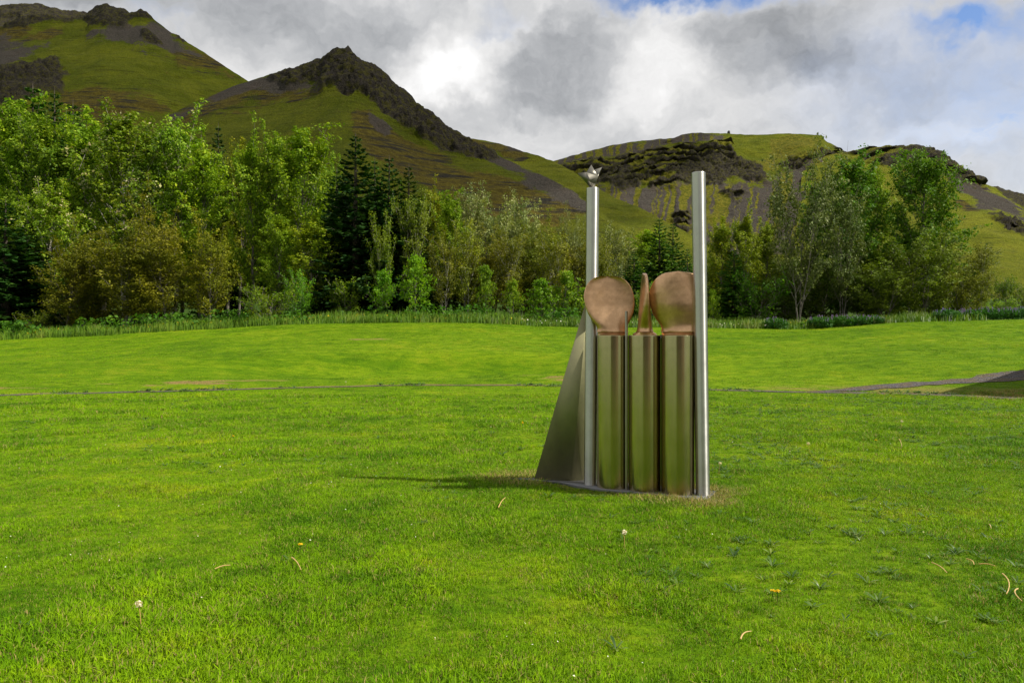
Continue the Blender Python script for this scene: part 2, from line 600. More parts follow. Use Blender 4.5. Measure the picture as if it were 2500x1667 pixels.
# hillside: grass, heather, scree, rock and moss in zones that belong to the terrain
m_, t, o_ = material('hillside')
pos = t.pos()
zn = t.attr('zone')
zs = t.sep(zn.outputs['Color'])
moss = zn.outputs['Alpha']
lt = t.attr('grass_tone').outputs['Fac']
n1, _ = t.noise(pos, 0.045, 6, 0.65)
n2, _ = t.noise(pos, 0.35, 6, 0.7)
n3, _ = t.noise(t.v('MULTIPLY', pos, (0.10, 0.10, 1.1)), 0.55, 5, 0.65)
n4, _ = t.noise(pos, 1.6, 4, 0.75)
ge = t.mix(t.rng(n1, 0.35, 0.65), (0.066, 0.088, 0.003), (0.112, 0.132, 0.005))
gl = t.mix(t.rng(n1, 0.35, 0.65), (0.135, 0.165, 0.006), (0.20, 0.22, 0.013))
gr = t.mix(lt, ge, gl)  # per-hill mix from dark olive to light yellow green grass
gr = t.mix(t.rng(n3, 0.52, 0.70), gr, t.mix(1.0, gr, (0.55, 0.52, 0.6), 'MULTIPLY'))
gr = t.mix(t.m('MULTIPLY', t.rng(n2, 0.54, 0.70), 0.6), gr, (0.10, 0.085, 0.02))
gr = t.mix(t.rng(n4, 0.3, 0.72), t.mix(1.0, gr, (0.72, 0.74, 0.75), 'MULTIPLY'), t.mix(1.0, gr, (1.25, 1.2, 1.1), 'MULTIPLY'))
e = t.m('ADD', t.m('MULTIPLY', t.m('SUBTRACT', n2, 0.5), 1.5), t.m('MULTIPLY', t.m('SUBTRACT', n4, 0.5), 0.8))
e2 = t.m('ADD', e, t.m('MULTIPLY', t.m('SUBTRACT', n3, 0.5), 0.7))
hea = t.mix(t.rng(n2, 0.35, 0.65), (0.070, 0.054, 0.010), (0.130, 0.108, 0.012))
hea = t.mix(t.rng(n3, 0.5, 0.62), hea, (0.030, 0.028, 0.022))
col = t.mix(t.rng(t.m('ADD', zs[2], e2), 0.3, 0.7), gr, hea)
scr = t.mix(t.rng(n4, 0.3, 0.7), (0.048, 0.043, 0.037), (0.100, 0.088, 0.074))
scr = t.mix(t.m('MULTIPLY', t.rng(n1, 0.45, 0.65), 0.6), scr, (0.085, 0.066, 0.052))
col = t.mix(t.rng(t.m('ADD', zs[1], e2), 0.35, 0.65), col, scr)
mos = t.mix(t.rng(n2, 0.35, 0.65), (0.075, 0.088, 0.006), (0.18, 0.165, 0.016))
col = t.mix(t.rng(t.m('ADD', moss, e2), 0.42, 0.68), col, mos)
roc = t.mix(t.rng(n4, 0.3, 0.7), (0.016, 0.014, 0.012), (0.066, 0.058, 0.049))
roc = t.mix(t.m('MULTIPLY', t.rng(n2, 0.46, 0.60), 0.7), roc, (0.085, 0.082, 0.014))
col = t.mix(t.rng(t.m('ADD', zs[0], e), 0.35, 0.62), col, roc)
hh = t.m('ADD', t.m('MULTIPLY', n2, 1.4), t.m('ADD', t.m('MULTIPLY', n4, 0.6), n3))
n5, _ = t.noise(pos, 0.9, 6, 0.8)
col = t.mix(t.rng(n5, 0.25, 0.75, smooth=False), t.mix(1.0, col, (0.55, 0.55, 0.58), 'MULTIPLY'), t.mix(1.0, col, (1.5, 1.48, 1.4), 'MULTIPLY'))
hh = t.m('ADD', hh, t.m('MULTIPLY', n5, 1.2))
principled(t, o_, col, 0.95, spec=0.08, normal=t.bump(hh, 0.9, 2.6))
M['hill'] = m_


def metal(name, col, rough, streak=0.0, anis=0.0, dirt=None, dents=0.0):
    m_, t, o_ = material(name)
    ob = t.new('ShaderNodeTexCoord').outputs['Object']
    fine, _ = t.noise(t.v('MULTIPLY', ob, (60, 60, 1.3)), 3.0, 3, 0.6)
    blot, _ = t.noise(ob, 5.0, 5, 0.65)
    spk, _ = t.noise(ob, 55.0, 2, 0.5)
    c = t.mix(t.rng(blot, 0.3, 0.7), t.mix(1.0, col, (0.86, 0.86, 0.86), 'MULTIPLY'), col)
    c = t.mix(t.m('MULTIPLY', t.rng(spk, 0.66, 0.74), 0.5), c, t.mix(1.0, c, (1.2, 1.2, 1.2), 'MULTIPLY'))
    if dirt:
        c = t.mix(t.m('MULTIPLY', t.rng(blot, 0.52, 0.72), 0.7), c, dirt)
    rr = t.m('ADD', rough, t.m('MULTIPLY', t.m('SUBTRACT', blot, 0.5), 0.16))
    nrm = t.bump(fine, streak, 0.002) if streak else None
    if dents:
        dn, _ = t.noise(ob, 7.0, 2, 0.5)
        nrm = t.bump(dn, dents, 0.03)
        st_, _ = t.noise(ob, 8.0, 5, 0.7)
        c = t.mix(t.rng(st_, 0.38, 0.66), t.mix(1.0, c, (0.84, 0.82, 0.78), 'MULTIPLY'), t.mix(1.0, c, (1.10, 1.10, 1.08), 'MULTIPLY'))
    p = principled(t, o_, c, rr, 1.0, normal=nrm)
    if anis:                                        # brushed round the tube: reflections run up and down it
        tg = t.new('ShaderNodeTangent', direction_type='RADIAL', axis='Z')
        t.t.links.new(tg.outputs[0], p.inputs['Tangent'])
        p.inputs['Anisotropic'].default_value = anis
        p.inputs['Anisotropic Rotation'].default_value = 0.25
    return m_


M['steel_pole'] = metal('satin steel tube', (0.58, 0.57, 0.54), 0.42, 0.0, 0.88)
M['steel_drum'] = metal('polished steel drum', (0.49, 0.415, 0.25), 0.19, 0.0, 0.65, dirt=(0.36, 0.30, 0.18))
M['steel_fin'] = metal('dull steel sheet', (0.34, 0.325, 0.185), 0.60, dirt=(0.27, 0.255, 0.16))
M['steel_sheet'] = metal('satin steel sheet', (0.23, 0.22, 0.185), 0.5)
M['steel_base'] = metal('weathered base plate', (0.20, 0.20, 0.205), 0.5, dirt=(0.12, 0.115, 0.11))
M['bronze'] = metal('cast bronze', (0.64, 0.405, 0.225), 0.33, dirt=(0.47, 0.285, 0.14), dents=0.10)
M['rod'] = metal('steel rod', (0.40, 0.37, 0.32), 0.35, 0.0)

# ------------------------------------------------------------------ ground
xs = np.unique(np.round(np.concatenate([np.linspace(-32, 32, 214), np.sign([-1])[0] * np.geomspace(32, 3000, 36), np.geomspace(32, 3000, 36)]), 3))
ys = np.unique(np.round(np.concatenate([-np.geomspace(3, 1500, 28), np.linspace(-3, 50, 213), np.geomspace(50, 2600, 40)]), 3))
GX, GY = np.meshgrid(xs, ys, indexing='ij')
gx, gy = GX.ravel(), GY.ravel()
zone = np.zeros((len(gx), 3))
zone[:, 0] = dry_mask(gx, gy)
zone[:, 1] = sstep(-0.8, -2.2, gy + (fbm(np.stack([gx * .5, gy * .5, 0 * gx], 1), 3, seed=8) - .5) * 2) * (gy > -16) * (gx > -1.5) * (gx < 14)
zone[:, 2] = sstep(43.5, 46.0, gy + 0.0) * (gy < 400)
ground = obj('ground', mesh('ground', np.stack([gx, gy, gz(gx, gy)], 1), grid_faces(len(xs), len(ys)), M['ground'], True, {'zone': zone}), kind='structure', label='bright green mown lawn rising to a low bank before the trees')

# gravel path and the worn gravel corner: sheets draped over the ground
px_ = np.linspace(-34, 34, 700)
wid = np.interp(px_, [-34, -14, -9, -5, -2, 2, 5, 8, 11, 14, 34], [0.30, 0.27, 0.24, 0.15, 0.10, 0.10, 0.20, 0.30, 0.42, 0.5, 0.5])
n_a = fbm(np.stack([px_ * 1.7, 0 * px_, 0 * px_], 1), 4, seed=41) - 0.5
n_b = fbm(np.stack([px_ * 1.7, 0 * px_ + 9, 0 * px_], 1), 4, seed=47) - 0.5
rows_ = []
for q in np.linspace(-1, 1, 7):
    yy = path_y(px_) + q * wid * (1 + 1.3 * (n_b if q > 0 else n_a))
    rows_.append(np.stack([px_, yy, gz(px_, yy) + 0.012], 1))
obj('path', mesh('path', np.stack(rows_, 1).reshape(-1, 3), grid_faces(700, 7), M['gravel'], True), kind='structure', label='narrow dark gravel path crossing the lawn')
top_x = np.linspace(8.2, 26, 140)
mid_y = np.interp(top_x, [8.2, 9.3, 12.5, 16.2, 26], [20.9, 21.2, 21.95, 22.8, 25.0])
hw_ = np.interp(top_x, [8.2, 9.5, 12, 16, 26], [0.05, 0.28, 0.45, 0.6, 0.9])
n_a = fbm(np.stack([top_x * 1.5, 0 * top_x, 0 * top_x], 1), 4, seed=51) - 0.5
n_b = fbm(np.stack([top_x * 1.5, 0 * top_x + 5, 0 * top_x], 1), 4, seed=55) - 0.5
rows_ = []
for q in np.linspace(-1, 1, 9):
    yy = mid_y + hw_ * q * (1 + 1.2 * (n_a if q > 0 else n_b))
    rows_.append(np.stack([top_x, yy, gz(top_x, yy) + 0.016], 1))
obj('gravel_ground', mesh('gravel_ground', np.stack(rows_, 1).reshape(-1, 3), grid_faces(140, 9), M['gravel'], True), kind='structure', label='worn gravel corner beside the path at the right edge')

# ------------------------------------------------------------------ hills


def hill(name, label, ridge, cols, nu, nv, zones, pw=1.25, base_amp=1.6, rock_amp=5.0, terr=0.0, grass_tone=0.0, seed=1, back=160.0, moss_stripe=0.0, smooth_r=0.0):
    """ridge: skyline points (px, py). cols: (px, ridge distance, foot px, foot distance). The slope falls from the ridge to its foot, and behind it to the far side."""
    ridge = np.asarray(ridge, float)
    cols = np.asarray(cols, float)
    u = np.linspace(ridge[0, 0], ridge[-1, 0], nu)
    rpy = np.interp(u, ridge[:, 0], ridge[:, 1])
    rd = np.interp(u, cols[:, 0], cols[:, 1])
    fpx = np.interp(u, cols[:, 0], cols[:, 2])
    fd = np.interp(u, cols[:, 0], cols[:, 3])
    Rx, Ry, Rz = (u - CX) / F * rd, rd, EYE + (HY - rpy) / F * rd
    Fx, Fy = (fpx - CX) / F * fd, fd
    Fz = gz(Fx, Fy) - 3
    nb = nv // 6
    v_ = np.concatenate([-np.linspace(1, 1 / nb, nb), np.linspace(0, 1, nv) ** 1.25])
    V, U = np.meshgrid(v_, u)
    vp = np.clip(V, 0, 1)
    vb = np.clip(-V, 0, 1)
    X = Rx[:, None] + (Fx - Rx)[:, None] * vp
    Y = Ry[:, None] + (Fy - Ry)[:, None] * vp + back * vb
    ks = max(3, int(38 / (u[1] - u[0])))
    kern = np.exp(-0.5 * (np.arange(-3 * ks, 3 * ks + 1) / ks) ** 2)
    Rs = np.convolve(np.pad(Rz, 3 * ks, mode='edge'), kern / kern.sum(), 'valid')
    Re = Rz[:, None] + (np.minimum(Rs, Rz + 6) - Rz)[:, None] * sstep(0.0, 0.30, vp)
    Z = Fz[:, None] + (Re - Fz[:, None]) * (1 - vp) ** pw - (Rz * 0.75)[:, None] * vb ** 1.5
    X, Y, Z, Vf = X.ravel(), Y.ravel(), Z.ravel(), V.ravel()
    P = np.stack([X, Y, Z], 1)
    px = CX + X / Y * F
    py = HY - (Z - EYE) / Y * F
    zn = np.zeros((len(X), 4))
    jit = (fbm(P * 0.06, 4, seed=seed + 60) - 0.5)
    for ch, soft, poly in zones:
        soft = soft * 1.5
        d = poly_sd(px, py, poly) + jit * soft * 3.4
        val = sstep(-soft, soft, d)
        zn[:, ch] = np.maximum(zn[:, ch], val)
    if moss_stripe:
        uu = U.ravel() * 0.035
        st = fbm(np.stack([uu * 3.4 + 7.0 * Vf + 2.5 * jit, Vf * 3.5, 0 * uu], 1), 5, 0.6, seed=seed + 70)
        zn[:, 3] = np.maximum(zn[:, 3], moss_stripe * sstep(0.44, 0.60, st) * np.clip(zn[:, 1] - zn[:, 0], 0, 1))
    rk = zn[:, 0]
    # away from the slope: up and towards the camera
    nrm = np.array([0.0, -0.62, 0.78])
    fade = np.clip(1 - Vf * 0.6, 0.2, 1)
    keep = np.where(Vf < 0, 0.5, np.minimum(1, 0.25 + np.abs(Vf) * 9))
    d0 = (fbm(P * 0.028, 5, seed=seed) - 0.5) * 2 * base_amp * 2.2 * keep
    d0 += (fbm(P * 0.16, 4, seed=seed + 3) - 0.5) * base_amp * 0.7
    gul = (ridged(np.stack([U.ravel() * 0.022 + 2.2 * jit, Vf * 3.0, 0 * X], 1), 4, seed=seed + 5) - 0.6) * base_amp * 1.6 * np.clip(Vf * 4, 0, 1) * np.clip(zn[:, 0] + zn[:, 1] + 0.1, 0, 1)
    d1 = (ridged(P * (np.array([0.085, 0.085, 0.16]) if terr else np.array([0.055, 0.055, 0.075])), 6, 0.6, seed=seed + 7) - 0.55) * rock_amp * 1.6 * rk * np.where(Vf < 0, 0.6, np.minimum(1, 0.45 + Vf * 6))
    dz_up = (ridged(P * 0.09, 4, seed=seed + 11) - 0.55) * rock_amp * 0.35 * rk
    P = P + nrm[None] * (d0 + gul + d1)[:, None]
    P[:, 2] += dz_up
    if terr:
        lvl = Z / 9.0 + (fbm(np.stack([X * 0.012, Y * 0.012, Z * 0.01], 1), 4, seed=seed + 13) - 0.5) * 5.5
        fr = lvl - np.floor(lvl)
        step = sstep(0.0, 0.28, fr) * sstep(1.0, 0.62, fr)
        msk = np.clip(rk * 1.2, 0, 1) * (0.15 + 0.85 * sstep(0.40, 0.6, fbm(P * 0.03, 3, seed=seed + 17)))
        P[:, 1] -= (step - 0.4) * terr * msk
        zn[:, 3] = np.maximum(zn[:, 3], 0.95 * msk * sstep(0.42, 0.66, fr))
        zn[:, 0] *= 1 - 0.85 * sstep(0.42, 0.66, fr) * msk
    lf = np.full(len(X), grass_tone)
    me = mesh(name, P, grid_faces(nu, len(v_)), M['hill'], True, {'zone': zn, 'grass_tone': lf})
    return obj(name, me, kind='structure', label=label)


ROCK, SCREE, HEATH, MOSS = 0, 1, 2, 3
hill('hill', 'dark green hill with a rocky cliff top at upper left',
     [(-420, 120), (-250, 60), (-100, 40), (0, 20), (50, 16), (90, 12), (130, 20), (175, 33), (195, 35), (214, 33), (222, 26), (240, 18), (255, 14), (270, 20), (290, 27), (305, 26), (316, 31), (345, 28), (358, 36), (372, 45), (395, 62), (420, 82), (436, 86), (450, 99), (490, 124), (530, 150), (570, 176), (607, 199), (700, 262), (800, 335), (900, 400)],
     [(-420, 640, -900, 230), (0, 650, -260, 210), (250, 620, 180, 230), (420, 600, 480, 260), (607, 570, 640, 300), (900, 520, 800, 330)],
     460, 190,
     [(ROCK, 5, [(-200, 30), (0, 12), (90, 4), (175, 24), (214, 25), (255, 5), (300, 18), (345, 20), (376, 45), (330, 52), (312, 68), (215, 70), (205, 52), (175, 56), (120, 56), (60, 68), (-200, 90)]),
      (ROCK, 7, [(60, 150), (95, 138), (130, 150), (150, 163), (185, 172), (160, 200), (150, 228), (60, 240), (-60, 250), (-60, 200)]),
      (ROCK, 4, [(345, 76), (378, 82), (398, 108), (350, 104)]),
      (ROCK, 3, [(425, 80), (440, 80), (458, 100), (446, 108)]),
      (SCREE, 12, [(215, 70), (320, 60), (372, 50), (430, 92), (480, 135), (420, 140), (380, 122), (300, 104), (220, 98)]), (HEATH, 16, [(400, 80), (470, 118), (600, 196), (500, 186), (400, 145)]),
      (SCREE, 12, [(-100, 110), (40, 100), (120, 105), (60, 140), (0, 165), (-100, 190)]),
      (HEATH, 16, [(150, 230), (240, 195), (300, 230), (410, 262), (380, 280), (250, 290), (130, 260)]),
      (HEATH, 10, [(455, 318), (490, 312), (525, 320), (500, 332)]),
      (HEATH, 12, [(-100, 70), (60, 70), (150, 80), (90, 105), (-100, 110)])],
     pw=1.3, rock_amp=8.0, seed=3, grass_tone=0.25)

hill('hill.001', 'dark pointed hill with a bare rocky crest and grassy flank',
     [(150, 420), (250, 360), (330, 318), (420, 278), (500, 240), (560, 216), (610, 198), (660, 183), (720, 165), (765, 155), (783, 152), (788, 144), (796, 136), (803, 132), (812, 128), (825, 127), (838, 124), (843, 119), (846, 117), (850, 120), (855, 128), (875, 140), (890, 153), (920, 165), (932, 172), (945, 186), (960, 200), (972, 212), (985, 220), (995, 228), (1003, 240), (1012, 251), (1024, 254), (1032, 262), (1036, 272), (1060, 285), (1100, 312), (1140, 337), (1200, 373), (1260, 403), (1330, 432), (1400, 466), (1440, 500), (1500, 545), (1600, 610), (1700, 670)],
     [(150, 330, -250, 150), (500, 350, 300, 150), (720, 355, 640, 148), (846, 350, 850, 146), (1010, 335, 1060, 150), (1140, 315, 1250, 152), (1330, 280, 1480, 155), (1500, 245, 1640, 158), (1700, 215, 1760, 165)],
     560, 230,
     [(ROCK, 5, [(650, 190), (720, 158), (785, 145), (846, 105), (880, 135), (945, 178), (1010, 242), (1034, 262), (1060, 278), (1140, 330), (1215, 378), (1215, 392), (1180, 402), (1100, 368), (1040, 348), (985, 316), (930, 270), (900, 240), (868, 222), (848, 232), (800, 212), (790, 222), (760, 206), (700, 214)]),
      (SCREE, 9, [(420, 285), (500, 243), (610, 200), (720, 170), (800, 215), (770, 222), (690, 222), (640, 226), (560, 236), (500, 252)]),
      (SCREE, 9, [(1140, 340), (1260, 400), (1340, 434), (1440, 500), (1425, 508), (1320, 462), (1230, 425), (1150, 380)]),
      (SCREE, 7, [(900, 272), (935, 285), (955, 310), (940, 320), (905, 295)]),
      (HEATH, 16, [(868, 262), (900, 262), (960, 320), (1100, 388), (1300, 470), (1430, 515), (1360, 560), (1150, 520), (1000, 450), (890, 390), (862, 320)]),
      (HEATH, 18, [(440, 262), (520, 232), (650, 192), (740, 180), (780, 222), (700, 238), (600, 252), (520, 272), (440, 300)])],
     pw=1.28, rock_amp=7.5, seed=11, grass_tone=0.12, base_amp=1.1)

hill('hill.002', 'smooth grassy ridge sloping down behind the left pole',
     [(980, 250), (1060, 300), (1130, 336), (1180, 342), (1225, 353), (1275, 370), (1315, 381), (1350, 393), (1400, 420), (1450, 452), (1500, 483), (1560, 508), (1600, 528), (1680, 568), (1800, 640)],
     [(980, 500, 980, 220), (1200, 480, 1250, 220), (1400, 420, 1500, 215), (1600, 350, 1700, 205), (1800, 300, 1830, 200)],
     300, 120,
     [(HEATH, 10, [(1100, 325), (1225, 348), (1300, 374), (1340, 390), (1270, 388), (1170, 362)]),
      (SCREE, 6, [(1220, 350), (1300, 373), (1320, 385), (1240, 364)])],
     pw=1.1, rock_amp=2.0, seed=23, grass_tone=0.55, base_amp=1.5)

hill('hill.003', 'flat topped hill with mossy dark lava cliffs and grey scree',
     [(1180, 440), (1250, 420), (1300, 405), (1355, 392), (1420, 375), (1480, 358), (1560, 343), (1640, 337), (1665, 328), (1690, 324), (1780, 326), (1850, 329), (1900, 328), (1960, 328), (1988, 331), (2003, 331), (2015, 344), (2040, 357), (2060, 369), (2080, 378), (2130, 396), (2180, 420), (2220, 440), (2300, 490), (2400, 560), (2500, 620)],
     [(1180, 760, 1180, 330), (1500, 780, 1480, 330), (1700, 790, 1680, 340), (1900, 760, 1850, 335), (2060, 720, 2000, 320), (2250, 640, 2200, 300), (2500, 560, 2450, 280)],
     620, 250,
     [(ROCK, 6, [(1300, 425), (1360, 402), (1450, 392), (1560, 372), (1640, 352), (1700, 352), (1780, 345), (1800, 378), (1850, 400), (1885, 432), (1870, 440), (1800, 428), (1760, 445), (1690, 440), (1600, 455), (1500, 455), (1400, 440)]),
      (ROCK, 5, [(1900, 400), (1960, 372), (2050, 372), (2080, 382), (2070, 392), (1990, 388), (1930, 412)]),
      (ROCK, 6, [(1640, 520), (1680, 515), (1690, 560), (1650, 565)]),
      (ROCK, 5, [(1760, 470), (1830, 465), (1800, 500)]),
      (SCREE, 12, [(1400, 442), (1600, 452), (1760, 440), (1880, 440), (1960, 392), (2060, 372), (2200, 432), (2320, 500), (2200, 560), (1900, 620), (1700, 620), (1560, 560), (1460, 500)]),
      (SCREE, 8, [(1280, 400), (1440, 365), (1640, 330), (1760, 324), (1780, 345), (1640, 352), (1440, 390), (1320, 415)]),
      (MOSS, 10, [(1885, 345), (1990, 333), (2012, 352), (2000, 372), (1950, 376), (1905, 400), (1880, 425), (1830, 400), (1870, 385)]),
      (MOSS, 8, [(1720, 540), (1760, 480), (1778, 478), (1765, 520), (1740, 570)]),
      (HEATH, 8, [(1340, 396), (1500, 362), (1620, 348), (1600, 365), (1450, 388)])],
     pw=1.45, rock_amp=7.5, terr=8.5, seed=31, grass_tone=0.36, base_amp=2.2, moss_stripe=1.0, back=260)

hill('hill.004', 'far right hill with dark cap and sunlit yellow green slope',
     [(1960, 392), (2070, 370), (2110, 363), (2150, 359), (2200, 358), (2232, 354), (2250, 356), (2270, 361), (2300, 373), (2325, 392), (2350, 412), (2380, 430), (2400, 446), (2420, 456), (2450, 478), (2500, 512), (2600, 575), (2750, 650), (2900, 700)],
     [(1960, 700, 1900, 330), (2200, 640, 2120, 230), (2400, 520, 2420, 160), (2600, 420, 2700, 130), (2900, 330, 2950, 120)],
     360, 200,
     [(ROCK, 6, [(2060, 366), (2150, 356), (2235, 348), (2300, 366), (2350, 404), (2420, 450), (2395, 462), (2330, 432), (2250, 425), (2190, 420), (2130, 402)]),
      (SCREE, 8, [(2310, 425), (2360, 425), (2430, 470), (2520, 532), (2520, 560), (2440, 515), (2400, 505), (2340, 462)]),
      (ROCK, 3, [(2400, 530), (2440, 525), (2520, 570), (2520, 592), (2450, 560)]),
      (HEATH, 8, [(2330, 480), (2420, 530), (2420, 540), (2340, 500)]),
      (HEATH, 10, [(2000, 380), (2150, 360), (2230, 356), (2150, 372)])],
     pw=1.35, rock_amp=6.0, terr=9.0, seed=43, grass_tone=1.0, base_amp=1.6)

hill('hill.005', 'distant rocky shoulder at the far right edge',
     [(2300, 430), (2380, 444), (2400, 448), (2420, 456), (2438, 458), (2455, 466), (2475, 470), (2500, 478), (2540, 490), (2700, 540)],
     [(2300, 900, 2300, 500), (2700, 860, 2750, 450)],
     120, 70,
     [(ROCK, 4, [(2420, 450), (2540, 480), (2560, 510), (2460, 486)]), (ROCK, 4, [(2460, 466), (2560, 480), (2560, 520), (2480, 500)])],
     pw=1.3, rock_amp=7.0, seed=57, grass_tone=0.7)

# ------------------------------------------------------------------ trees: prototypes
UP = np.array([0, 0, 1.0])


def leaf_quads(rng, pos, size, nb, elong=1.6, jitter=0.48):
    """a diamond-shaped leaf (or leaf spray) at each position; nb: preferred facing"""
    n = len(pos)
    nr = rng.normal(size=(n, 3)) + nb
    nr /= np.linalg.norm(nr, axis=1)[:, None]
    a = np.cross(nr, rng.normal(size=(n, 3)))
    a /= np.linalg.norm(a, axis=1)[:, None] + 1e-9
    b = np.cross(nr, a)
    L = size * (1 + jitter * rng.normal(size=(n, 1)).clip(-1.5, 2.2))
    a, b = a * L * 0.5, b * L * 0.5 / elong
    fold = nr * L * 0.12
    v_ = np.stack([pos - a, pos - b + fold, pos + a, pos + b + fold], 1).reshape(-1, 3)
    f = np.arange(4 * n).reshape(n, 4)
    t_ = np.repeat(np.clip(rng.normal(0.5, 0.24, size=(n, 1)), 0, 1), 4, 0)
    t2 = np.repeat(rng.random((n, 1)), 4, 0)
    return v_, f, np.concatenate([t_, t2, t2 * 0], 1)


def decid(name, seed, h, wd, cb, nlimb, nleaf, leaf, spread, rise, prof, mleaf, mbark, stems=1, white=0.0, sparse=1.0, trunk_r=0.012, sub=5):
    rng = R(seed)
    acc = Acc()
    anchors, wts = [], []
    for s_ in range(stems):
        az0 = 2 * np.pi * s_ / stems + rng.normal() * 0.4
        lean = (0.16 + 0.14 * rng.random()) * wd if stems > 1 else 0.03 * h * rng.random()
        hs = h * (1 if s_ == 0 else 0.72 + 0.25 * rng.random())
        tt = np.linspace(0, 1, 9)
        bend = np.cumsum(rng.normal(size=(9, 2)), 0) * 0.008 * h
        bend -= bend[0]
        tr = np.stack([np.cos(az0) * lean * tt ** 0.8 + bend[:, 0], np.sin(az0) * lean * tt ** 0.8 + bend[:, 1], hs * tt], 1)
        acc.add(*tube(tr, trunk_r * h * (1 - 0.9 * tt) * (1.15 if stems == 1 else 0.75) + 0.012, 7))
        nl = max(4, int(nlimb / stems))
        for i in range(nl):
            q = (i + rng.random()) / nl
            t_ = cb + (0.98 - cb) * q
            st = np.array([np.interp(t_, tt, tr[:, k]) for k in range(3)])
            az = i * 2.399 + rng.normal() * 0.5 + s_
            L = wd * 0.5 * prof(q) * (0.72 + 0.5 * rng.random())
            el = math.radians(rise * (0.75 + 0.5 * rng.random()) + 18 * q)
            d = np.array([math.cos(az) * math.cos(el), math.sin(az) * math.cos(el), math.sin(el)])
            k = np.linspace(0, 1, 5)[:, None]
            lb = st + d * L / math.cos(el) * 0.9 * k + UP * (k ** 2) * L * 0.18 + rng.normal(size=3) * 0.05 * L * k
            acc.add(*tube(lb, (trunk_r * h * 0.30 * (1 - t_ * 0.6)) * (1 - 0.85 * k[:, 0]) + 0.006, 4))
            for p in lb[2:]:
                anchors.append(p)
                wts.append(0.5)
            for j in range(sub):
                fr = 0.35 + 0.65 * (j + rng.random()) / sub
                p0 = st + (lb[-1] - st) * fr
                dd = d + rng.normal(size=3) * 0.75 + UP * 0.25
                dd /= np.linalg.norm(dd)
                l2 = L * (0.28 + 0.25 * rng.random()) + 0.12
                sb = p0 + dd * l2 * k[::2]
                if rng.random() < 0.75:
                    acc.add(*tube(sb, 0.010 * (1 - 0.8 * k[::2, 0]) + 0.004, 3))
                for p in sb:
                    anchors.append(p)
                    wts.append(1.0)
    anchors = np.array(anchors)
    wts = np.array(wts) * np.where(R(seed + 1).random(len(wts)) < sparse, 1, 0.08)
    idx = rng.choice(len(anchors), nleaf, p=wts / wts.sum())
    pos = anchors[idx] + rng.normal(size=(nleaf, 3)) * spread * np.array([1, 1, 0.75])
    keep = pos[:, 2] > 0.05
    pos = pos[keep]
    cen = np.array([0, 0, h * (cb + 1) / 2])
    outw = (pos - cen) / np.array([wd / 2, wd / 2, h * (1 - cb) / 2])
    v_, f, t_ = leaf_quads(rng, pos, leaf, np.clip(outw, -1, 1) * 0.8 + UP * 0.45)
    mi = None
    mats = [mleaf]
    if white:
        c_idx = R(seed + 2).random(len(anchors)) < white
        far = np.linalg.norm(outw, axis=1) > 0.62
        mi = ((c_idx[idx[keep]]) & far & (rng.random(len(pos)) < 0.30)).astype(np.int32)
        mats = [mleaf, M['leaf_white']]
    cv, cf = acc.get()
    return (mesh(name + ' trunk', cv, cf, mbark, True), mesh(name + ' crown', v_, f, None, False, {'tint': t_}, mats, mi), h, wd)


